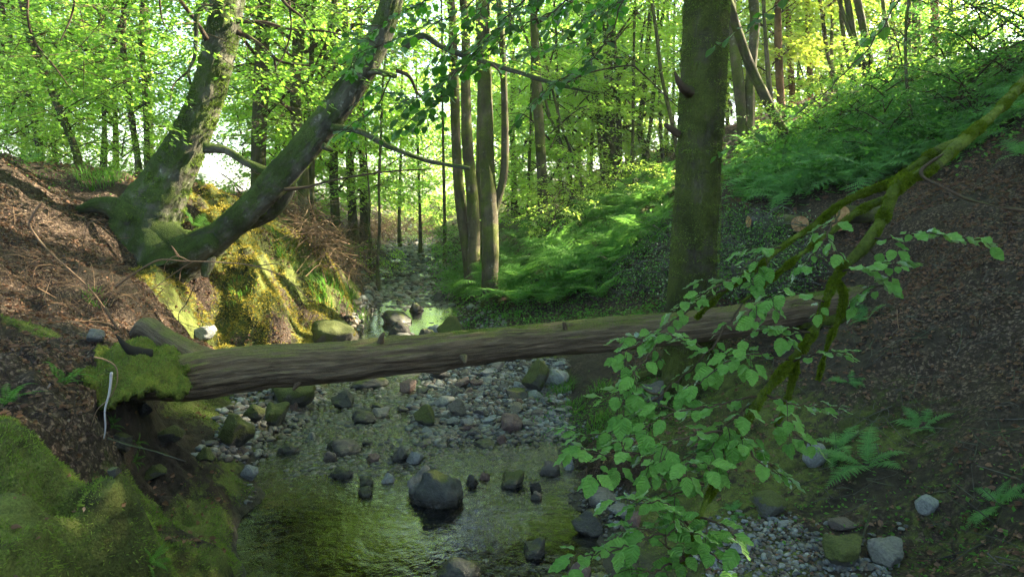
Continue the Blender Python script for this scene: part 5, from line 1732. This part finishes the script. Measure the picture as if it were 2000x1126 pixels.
TW = [
    [(1420, 560, 3.2), (1350, 600, 3.1), (1290, 645, 3.0), (1200, 700, 2.9)], [(1470, 530, 3.25), (1400, 560, 3.1), (1340, 590, 3.05), (1310, 610, 3.0)],
    [(1450, 590, 3.1), (1380, 690, 2.9), (1290, 770, 2.8), (1200, 840, 2.7), (1120, 850, 2.65)], [(1492, 770, 2.7), (1400, 790, 2.6), (1310, 810, 2.55), (1200, 870, 2.5)],
    [(1448, 840, 2.6), (1350, 850, 2.5), (1240, 885, 2.45), (1130, 880, 2.4)], [(1405, 930, 2.5), (1350, 900, 2.4), (1300, 940, 2.35)], [(1350, 1040, 2.35), (1290, 1040, 2.2), (1200, 1075, 2.15), (1125, 1085, 2.1)],
    [(1350, 1030, 2.4), (1300, 980, 2.2), (1240, 990, 2.15)], [(1545, 705, 2.8), (1600, 690, 2.7), (1650, 688, 2.65)], [(1492, 770, 2.7), (1560, 790, 2.6), (1640, 795, 2.55)], [(1640, 530, 2.95), (1700, 520, 2.85), (1770, 512, 2.8)],
    [(1700, 470, 3.0), (1800, 455, 2.9), (1930, 470, 2.85)], [(1612, 590, 2.9), (1530, 570, 2.85), (1460, 610, 2.8)], [(1380, 690, 2.9), (1350, 660, 2.8), (1300, 655, 2.8)], [(1515, 830, 2.7), (1560, 850, 2.6), (1585, 870, 2.55)],
    [(1350, 1060, 2.4), (1390, 1080, 2.2), (1420, 1115, 2.15)], [(1350, 1080, 2.35), (1290, 1110, 2.2), (1230, 1120, 2.15)], [(1588, 650, 2.85), (1500, 640, 2.75), (1430, 680, 2.7)], [(1545, 705, 2.8), (1470, 690, 2.7), (1400, 720, 2.65), (1350, 760, 2.6)],
    [(1448, 840, 2.6), (1480, 900, 2.5), (1530, 930, 2.45)], [(1405, 930, 2.5), (1330, 960, 2.4), (1270, 975, 2.35)], [(1365, 1010, 2.4), (1420, 1030, 2.3), (1440, 1060, 2.2)], [(1530, 480, 3.3), (1480, 500, 3.2), (1440, 540, 3.1)],
    [(1492, 770, 2.7), (1420, 830, 2.6), (1380, 880, 2.5)], [(1340, 1090, 2.3), (1300, 1060, 2.2), (1330, 1010, 2.2)], [(1640, 410, 3.2), (1610, 470, 3.0), (1570, 520, 2.95)], [(1690, 480, 3.0), (1740, 540, 2.9), (1700, 570, 2.85)],
    [(1290, 770, 2.8), (1230, 760, 2.7), (1180, 780, 2.65)], [(1300, 655, 2.85), (1260, 700, 2.8), (1230, 740, 2.75)], [(1448, 840, 2.6), (1400, 870, 2.55), (1330, 900, 2.5), (1280, 900, 2.4)],
]
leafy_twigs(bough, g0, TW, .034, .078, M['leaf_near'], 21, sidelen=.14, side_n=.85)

# leafy twigs over the middle of the view and two lone sprigs
v0 = W(985, 40, 4.0)
over = empty('overhanging_branch', v0, 0, label='leafy twigs hanging from above into the top middle of the view', cat='branch')
leafy_twigs(over, v0, [
    [(1080, -60, 4.2), (985, 40, 4.0), (900, 130, 3.9), (840, 175, 3.8), (790, 200, 3.8)], [(1230, -40, 4.2), (1190, 70, 4.1), (1140, 130, 4.0), (1080, 165, 3.9), (1050, 200, 3.9)],
    [(1000, -60, 4.3), (900, 20, 4.2), (820, 55, 4.1), (740, 90, 4.0), (690, 110, 4.0)], [(1180, -50, 4.1), (1080, 20, 4.0), (1000, 60, 3.9), (930, 90, 3.9)], [(900, 130, 3.9), (860, 190, 3.8), (830, 220, 3.8)],
    [(760, 150, 4.3), (740, 200, 4.2), (700, 235, 4.2), (650, 270, 4.2)], [(1300, -60, 4.4), (1240, -10, 4.3), (1170, 20, 4.2), (1110, 60, 4.1)], [(1020, -50, 4.6), (940, 20, 4.5), (880, 90, 4.4), (850, 130, 4.4)],
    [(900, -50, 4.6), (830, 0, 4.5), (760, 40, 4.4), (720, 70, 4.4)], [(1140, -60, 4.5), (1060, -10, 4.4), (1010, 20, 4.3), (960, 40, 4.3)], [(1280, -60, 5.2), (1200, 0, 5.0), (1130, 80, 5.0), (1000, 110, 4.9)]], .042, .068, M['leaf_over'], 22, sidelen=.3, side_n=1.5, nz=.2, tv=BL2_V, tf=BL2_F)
v1 = W(1700, 90, 3.9)
spr = empty('overhanging_branch', v1, 0, label='thin leafy twig slanting down from the top right across the thick mossy trunk', cat='branch')
leafy_twigs(spr, v1, [[(1790, -60, 4.0), (1745, 20, 3.95), (1690, 100, 3.9), (1600, 190, 3.8), (1540, 230, 3.75), (1470, 265, 3.7), (1395, 305, 3.65)]], .13, .085, M['leaf_over'], 23, sidelen=.1, side_n=.25, tv=BL2_V, tf=BL2_F)
v2 = W(1500, 20, 4.2)
spr = empty('overhanging_branch', v2, 0, label='short leafy sprig at the top edge right of the thick mossy trunk', cat='branch')
leafy_twigs(spr, v2, [[(1570, -50, 4.2), (1520, 8, 4.2), (1470, 40, 4.15), (1395, 92, 4.1)]], .06, .08, M['leaf_over'], 24, sidelen=.06, side_n=.2, tv=BL2_V, tf=BL2_F)


# ------------------------------------------------------------------ litter, moss, grass
def scatter(n, x0, x1, y0, y1, fn, rs):
    x = rs.uniform(x0, x1, n)
    y = rs.uniform(y0, y1, n)
    h = H(x, y)
    mo, li, be = masks(x, y, h)
    keep = fn(x, y, h, mo, li, be) > rs.uniform(0, 1, n)
    return x[keep], y[keep], h[keep]


def litter():
    rs = np.random.default_rng(51)
    mb = MB()
    X, Y_, Z_ = [], [], []
    for (n, x0, x1, y0, y1, sz) in [(34000, -7, -1.2, 2.3, 9.5, .042), (18000, -9, -2, 9.5, 15, .055), (52000, 1.2, 8, 2.6, 10, .040), (12000, 2, 12, 10, 26, .09)]:
        x, y, h = scatter(n, x0, x1, y0, y1, lambda x, y, h, mo, li, be: np.clip(li * 1.3 - mo * .9, .08, 1) * sstep(-.45, .25, fbm2(x, y, 1.9, 3, 68)) * (1 - be) * (h - wz(y) > .1), rs)
        nn = normal_at(x, y) + rs.normal(0, .38, (len(x), 3))
        d = rs.normal(0, 1, (len(x), 3)) * [1, 1, .25]
        t = LEAF6_V * [1, 1, 1]
        t = t - [.5, 0, 0]
        t[:, 2] *= 2.6
        stamp(mb, t, LEAF6_F, np.stack([x, y, h + .012], -1), d, nn, sz * rs.uniform(.35, 1.5, len(x)))
    o = mb.obj('leaf_litter', M['litter'], smooth=False)
    tag(o, 'dry brown beech leaves covering the banks', 'leaf litter', kind='stuff')


litter()


def moss_carpet():
    rs = np.random.default_rng(52)
    mb = MB()
    for (n, x0, x1, y0, y1, sz, f) in [(150000, -4.2, -1.2, 2.4, 5.8, .020, 1), (50000, -5.5, -1.8, 5.8, 9, .024, 1), (60000, .6, 4.2, 3.2, 9, .022, .7)]:
        x, y, h = scatter(n, x0, x1, y0, y1, lambda x, y, h, mo, li, be: sstep(.35, .75, mo) * (h - wz(y) > .06) * sstep(-.5, .15, fbm2(x, y, 5, 2, 66)) * f, rs)
        d = normal_at(x, y) + rs.normal(0, .55, (len(x), 3))
        stamp(mb, *MOSS_T, np.stack([x, y, h - .003], -1), d, rs.normal(0, 1, (len(x), 3)), sz * rs.uniform(.4, 1.3, len(x)))
    o = mb.obj('moss_carpet', M['mossblade'])
    tag(o, 'soft green moss cushioning the stream banks', 'moss', kind='stuff')


moss_carpet()


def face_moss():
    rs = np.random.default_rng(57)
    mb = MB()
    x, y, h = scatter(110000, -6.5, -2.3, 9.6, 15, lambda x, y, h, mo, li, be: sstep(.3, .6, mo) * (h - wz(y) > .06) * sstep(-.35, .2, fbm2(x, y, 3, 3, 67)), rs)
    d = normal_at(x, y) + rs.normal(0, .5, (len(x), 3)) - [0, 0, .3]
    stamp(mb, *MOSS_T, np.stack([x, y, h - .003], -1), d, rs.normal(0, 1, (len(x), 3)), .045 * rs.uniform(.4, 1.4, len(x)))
    o = mb.obj('bank_moss', M['moss_sunpaint'])
    tag(o, 'yellow green moss hanging on the rocky left bank with sunlight painted into its colour', 'moss', kind='stuff')


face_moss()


def blades(mb, c, n, L, spread, rs, w=.012):
    a = rs.uniform(0, 6.28, n)
    r = spread * np.sqrt(rs.uniform(0, 1, n))
    p = np.stack([c[0] + np.cos(a) * r, c[1] + np.sin(a) * r, np.zeros(n)], -1)
    p[:, 2] = H(p[:, 0], p[:, 1]) - .01
    out = norm(np.stack([np.cos(a), np.sin(a), 0 * a], -1) * .6 + rs.normal(0, .35, (n, 3)) * [1, 1, 0])
    for k in range(n):
        l = L * rs.uniform(.5, 1.2)
        t = np.array([0, .35, .7, 1.0])[:, None]
        q = p[k] + out[k] * l * .65 * t ** 1.7 + np.array([0, 0, 1]) * l * (t - .45 * t ** 2.2)
        s = np.array([-out[k][1], out[k][0], 0]) * w * .5
        V = np.vstack([q - s * (1 - t * .95), q + s * (1 - t * .95)])
        mb.add(V, [np.array([[i, i + 1, i + 5, i + 4] for i in range(3)])])


rs = np.random.default_rng(53)
for px, py, n, L, sp, lab in [(1098, 762, 160, .26, .16, 'brightest grass tuft beside the pale boulder under the log'), (1120, 805, 120, .18, .2, 'low grass tuft on the right bank edge below the pale boulder'), (1060, 785, 70, .16, .12, 'small grass tuft left of the pale boulder'),
                              (1175, 760, 80, .18, .16, 'thin grass tuft near the foot of the thick trunk'), (1160, 840, 120, .2, .2, 'grass tuft behind the left bough leaves'), (1250, 840, 80, .16, .2, 'wispy grass tuft under the bough leaves'),
                              (190, 355, 130, .35, .35, 'long grass tuft on the left bank crest'), (215, 350, 90, .3, .3, 'second long grass tuft toward the forked beech'), (445, 362, 90, .25, .3, 'grass tuft on the sunny crest behind the beech'),
                              (185, 585, 60, .14, .12, 'little grass tuft on the moss ridge at the left'), (640, 560, 160, .5, .35, 'drooping grass curtain on the dark bank by the bright pool'), (690, 600, 120, .45, .3, 'drooping grass lower on the dark bank by the bright pool'),
                              (560, 500, 110, .35, .3, 'sunlit grass tuft on the mossy bank below the leaning limb'), (470, 575, 80, .22, .25, 'sunlit grass tuft in the middle of the mossy bank')]:
    mb = MB()
    c = W_ground(px, py)
    blades(mb, c, n, L, sp, rs, .008 + .0006 * c[1])
    o = mb.obj('grass_tuft', M['grass'], smooth=False)
    tag(o, lab, 'grass tuft', group=None)

# broad-leaved ground cover on the lower right slope and by the stream (too many to count)
def ground_cover():
    rs = np.random.default_rng(54)
    mb = MB()
    for poly, n, sz, hgt in [([(885, 600), (1300, 600), (1300, 620), (1000, 645), (900, 640)], 2500, .05, .12), ([(1060, 830), (1300, 700), (1300, 860), (1100, 860)], 2200, .028, .07), (P1, 4500, .07, .3), (P2, 6000, .11, .7), (P3, 3500, .07, .5), (P5, 1500, .07, .35),
                             ([(860, 590), (850, 480), (900, 470), (960, 560), (900, 600)], 3500, .08, .5), ([(0, 250), (100, 290), (270, 340), (200, 380), (0, 320)], 1200, .04, .12), ([(1400, 1000), (1700, 950), (2000, 900), (2000, 1126), (1780, 1126)], 500, .03, .06)]:
        pts = np.array(sample_poly(poly, n // 12))
        k = rs.integers(0, len(pts), n)
        p = pts[k] + rs.normal(0, .22, (n, 3)) * [1, 1, 0]
        p[:, 2] = H(p[:, 0], p[:, 1]) + rs.uniform(.02, 1, n) * hgt
        d = rs.normal(0, 1, (n, 3)) * [1, 1, .4]
        stamp(mb, LEAF_V, LEAF_F, p, d, np.array([0, 0, 1.0]) + rs.normal(0, .4, (n, 3)), sz * rs.uniform(.5, 1.4, n))
    o = mb.obj('ground_cover', M['fern'], smooth=False)
    tag(o, 'low green undergrowth between the ferns', 'undergrowth', kind='stuff')


ground_cover()


# ------------------------------------------------------------------ dead wood and sticks
def stick(pts, r, m, label, name='stick', cat='stick', sides=7, amp=.2, branches=()):
    o = np.array(pts[0])
    mb = MB()
    n = len(pts)
    tube(mb, [np.array(p) - o for p in pts], np.linspace(r, r * .45, n), sides, 6, amp, 20, int(abs(o[0] * 100)) % 97)
    for b in branches:
        tube(mb, [np.array(p) - o for p in b], np.linspace(r * .6, r * .25, len(b)), 5, 5, .1, 20, 3)
    ob = mb.obj(name, M[m])
    ob.location = tuple(o)
    return tag(ob, label, cat)


def wg(px, py, lift=0.0):
    p = W_ground(px, py)
    p[2] += lift
    return p


def arc(pts, Y):
    return [W(a, b, Y + .03 * i) for i, (a, b) in enumerate(pts)]


stick(arc([(218, 727), (214, 765), (205, 800), (206, 835), (203, 856)], 3.95), .0085, 'whitestick', 'white peeled stick leaning on the bank below the log end')
stick(arc([(183, 697), (205, 702), (226, 716), (229, 745), (215, 775), (190, 800), (178, 832)], 3.9), .005, 'deadtwig', 'thin looped grey twig beside the white stick', 'twig', 'twig')
stick(arc([(210, 855), (250, 868), (300, 880), (345, 895), (362, 900)], 4.3), .006, 'brushtwig', 'dark thin twig reaching right over the hollow', 'twig', 'twig')
stick(arc([(82, 395), (62, 425), (60, 445), (95, 490), (140, 530), (185, 575), (230, 640), (240, 655)], 7.0), .013, 'deadtwig', 'long bent dead branch lying down the left bank', 'branch', 'branch')
stick(arc([(205, 428), (175, 435), (165, 460), (152, 530), (148, 560)], 7.6), .007, 'deadtwig', 'hooked upright dead twig left of the beech', 'twig', 'twig')
stick(arc([(255, 520), (225, 522), (212, 540), (220, 560)], 7.2), .006, 'deadtwig', 'small hooked twig in front of the beech roots', 'twig', 'twig')
stick(arc([(225, 562), (260, 535), (310, 508), (360, 510), (430, 512), (500, 520), (560, 545), (610, 590)], 8.2), .012, 'deadtwig', 'long arching dead branch in front of the beech roots', 'branch', 'branch',
      branches=[arc([(375, 512), (355, 525), (350, 550)], 8.3), arc([(375, 512), (345, 500), (325, 512), (320, 530)], 8.3), arc([(350, 500), (335, 480), (350, 505)], 8.3), arc([(360, 520), (320, 548), (280, 580), (265, 600)], 8.3), arc([(500, 520), (540, 515), (570, 525)], 8.4)])
stick(arc([(385, 545), (365, 590), (350, 610), (345, 630), (308, 641)], 7.8), .006, 'deadtwig', 'curved thin twig hanging above the log end', 'twig', 'twig')
stick(arc([(345, 625), (370, 635), (400, 640), (440, 620)], 7.9), .005, 'deadtwig', 'thin twig joining the curved one to the sunlit bank', 'twig', 'twig')
stick(arc([(205, 600), (222, 630), (240, 652)], 6.6), .016, 'deadtwig', 'short brown stick leaning on the log end', 'stick', 'stick')
stick(arc([(1752, 605), (1755, 640), (1768, 670), (1772, 690)], 6.6), .006, 'deadtwig', 'pale thin twig on the right slope below the log arm', 'twig', 'twig')
stick(arc([(1832, 1065), (1835, 1000), (1842, 965)], 4.6), .005, 'deadtwig', 'thin pale upright twig beside the buried pale stone', 'twig', 'twig')
stick(arc([(960, 690), (990, 640)], 12), .01, 'deadtwig', 'short twig behind the log', 'twig', 'twig')
stick([wg(1212, 318, .08), wg(1270, 300, .08), wg(1335, 275, .08)], .13, 'trunk_pine', 'brown fallen trunk lying on the upper right slope left of the thick trunk', 'fallen_pole', 'log', 12, .1)
stick([wg(1215, 365, .05), wg(1255, 345, .05)], .07, 'trunk_pine', 'short dark fallen piece under the brown fallen trunk', 'fallen_pole', 'log', 10, .1)
stick([wg(1240, 425, .1), wg(1290, 400, .1), wg(1325, 382, .12)], .12, 'trunk_moss', 'mossy fallen trunk in the ferns just left of the thick trunk', 'fallen_pole', 'log', 12, .1)
# rocks / timber at the foot of the shaded slope
for k, (px, py, L, r, az, lab, side) in enumerate([(1545, 452, .9, .13, 1.45, 'sawn log with its round brown end facing the stream', 1), (1500, 446, .7, .10, .15, 'pale grey split log left of the sawn round end', 0), (1700, 440, 1.0, .12, .35, 'brown log lying behind the mossy bough', 0),
                                                   (1640, 448, .8, .10, 1.1, 'short log with a pale cut end behind the mossy bough', 0)]):
    p = W_ground(px, py)
    root = empty('cut_log', (p[0], p[1], Hs(p[0], p[1]) + r * .9), az, label=lab, cat='log')
    mb = MB()
    tube(mb, [(-L / 2, 0, 0), (0, .02, 0), (L / 2, 0, .02)], [r, r * .97, r * .95], 22, 10, .08, 4, k + 60, fine=.003, cap=False)
    mb.obj('bark', M['rock' if k == 1 else 'trunk'], root)
    for sgn in (-1, 1):
        mb = MB()
        th = np.linspace(0, 6.283, 22, endpoint=False)
        rr2 = r * (.97 + .04 * np.sin(th * 3))
        V = np.vstack([np.stack([0 * th + sgn * L / 2 * .998, np.cos(th) * rr2, np.sin(th) * rr2 + (.02 if sgn > 0 else 0)], -1), [[sgn * L / 2 * 1.004, 0, .01]]])
        i = np.arange(22)
        mb.add(V, [np.stack([i, (i + 1) % 22, np.full(22, 22)], -1)])
        mb.obj('cut_end', M['cutend'], root)


def brush(name, label, cat, poly, n, m, L, r, hgt, seed, leafy=0, leafm='leaf_dark', arch=.5, kind='stuff'):
    rs = np.random.default_rng(seed)
    mb = MB()
    pts = sample_poly(poly, n)
    LPp = []
    for p in pts:
        g = Hs(p[0], p[1])
        z = g + rs.uniform(-.05, 1) * hgt * rs.uniform(.3, 1)
        az = rs.uniform(0, 6.28)
        l = L * rs.uniform(.4, 1.3)
        d = np.array([math.cos(az), math.sin(az), rs.normal(0, .45)])
        c = np.array([p[0], p[1], z])
        P = [c - d * l / 2, c + np.array([0, 0, arch * l * .35]) + rs.normal(0, .06, 3) * l, c + d * l / 2 + rs.normal(0, .12, 3) * l]
        tube(mb, P, [r * rs.uniform(.7, 1.6), r, r * .4], 4, 4, cap=False)
        if rs.uniform() < .6:
            tube(mb, [P[1], P[1] + rs.normal(0, .3, 3) * l, P[1] + rs.normal(0, .4, 3) * l], [r * .6, r * .5, r * .25], 3, 3, cap=False)
        for q in range(leafy):
            LPp.append(c + rs.normal(0, .3, 3) * l * [1, 1, .5])
    o = mb.obj(name, M[m])
    tag(o, label, cat, kind=kind)
    if LPp:
        lb = MB()
        LPp = np.array(LPp)
        stamp(lb, LEAF_V, LEAF_F, LPp, rs.normal(0, 1, LPp.shape), rs.normal(0, 1, LPp.shape), .04 * rs.uniform(.6, 1.3, len(LPp)))
        lb.obj('withered_leaves', M[leafm], o, smooth=False)
    return o


brush('brushwood_heap', 'dark heap of cut brushwood behind the log on both sides of the thick trunk', 'brushwood', [(1170, 520), (1300, 445), (1420, 425), (1560, 440), (1600, 520), (1560, 590), (1300, 600), (1200, 590)], 900, 'brushtwig', .55, .007, .38, 61, leafy=14, leafm='leaf_dark')
M['withered'] = leaf_mat('withered_leaves', (.10, .07, .03), (.22, .15, .06), (.14, .09, .03), (.3, .2, .06), gloss=.6, tfac=.3)
brush('dead_undergrowth', 'tangle of brown dead twigs on the sunlit left bank by the stream', 'brushwood', [(560, 400), (640, 420), (735, 470), (740, 560), (640, 560), (580, 480)], 360, 'deadtwig', 1.0, .008, .8, 62, leafy=3, leafm='withered')
brush('dead_undergrowth', 'sunny tangle of bare brown twigs closing the far end of the stream', 'brushwood', [(720, 440), (850, 440), (840, 475), (760, 480), (720, 470)], 260, 'deadtwig', 1.6, .012, 1.3, 63, leafy=6, leafm='withered')
brush('dead_undergrowth', 'dry twigs standing at the foot of the pale trunk behind the beech', 'brushwood', [(480, 360), (540, 370), (600, 430), (560, 440)], 160, 'deadtwig', 1.1, .009, 1.2, 64)
brush('bank_roots', 'black tangle of roots and twigs under the overhanging right bank', 'roots', [(1130, 880), (1250, 880), (1250, 960), (1150, 960)], 240, 'twig', .28, .005, .16, 65)
brush('twig_litter', 'fine dead twigs strewn over the right slope', 'twigs', [(1450, 650), (2000, 450), (2000, 1126), (1800, 1126), (1500, 950)], 180, 'brushtwig', .35, .003, .04, 66, arch=.1)
brush('twig_litter', 'fine dead twigs strewn over the left bank', 'twigs', [(0, 400), (250, 400), (350, 620), (250, 680), (0, 560)], 200, 'deadtwig', .45, .0035, .05, 67, arch=.15)


# ------------------------------------------------------------------ sunlit air
def haze(d=.0009):
    m, nt = mat('woodland_air')
    v = N(nt, 'ShaderNodeVolumePrincipled')
    v.inputs['Color'].default_value = (.92, .96, .90, 1)
    v.inputs['Density'].default_value = d
    v.inputs['Anisotropy'].default_value = .3
    o = N(nt, 'ShaderNodeOutputMaterial')
    nt.links.new(v.outputs[0], o.inputs['Volume'])
    bm = bmesh.new()
    bmesh.ops.create_cube(bm, size=1)
    me = bpy.data.meshes.new('haze')
    bm.to_mesh(me)
    bm.free()
    me.materials.append(m)
    ob = bpy.data.objects.new('haze', me)
    x0, x1, y0, y1, z0, z1 = -220, 220, -40, 230, -3, 34
    ob.location = ((x0 + x1) / 2, (y0 + y1) / 2, (z0 + z1) / 2)
    ob.scale = (x1 - x0, y1 - y0, z1 - z0)
    COL.objects.link(ob)
    tag(ob, 'thin bright haze of sunlit woodland air', 'haze', kind='stuff')


haze()
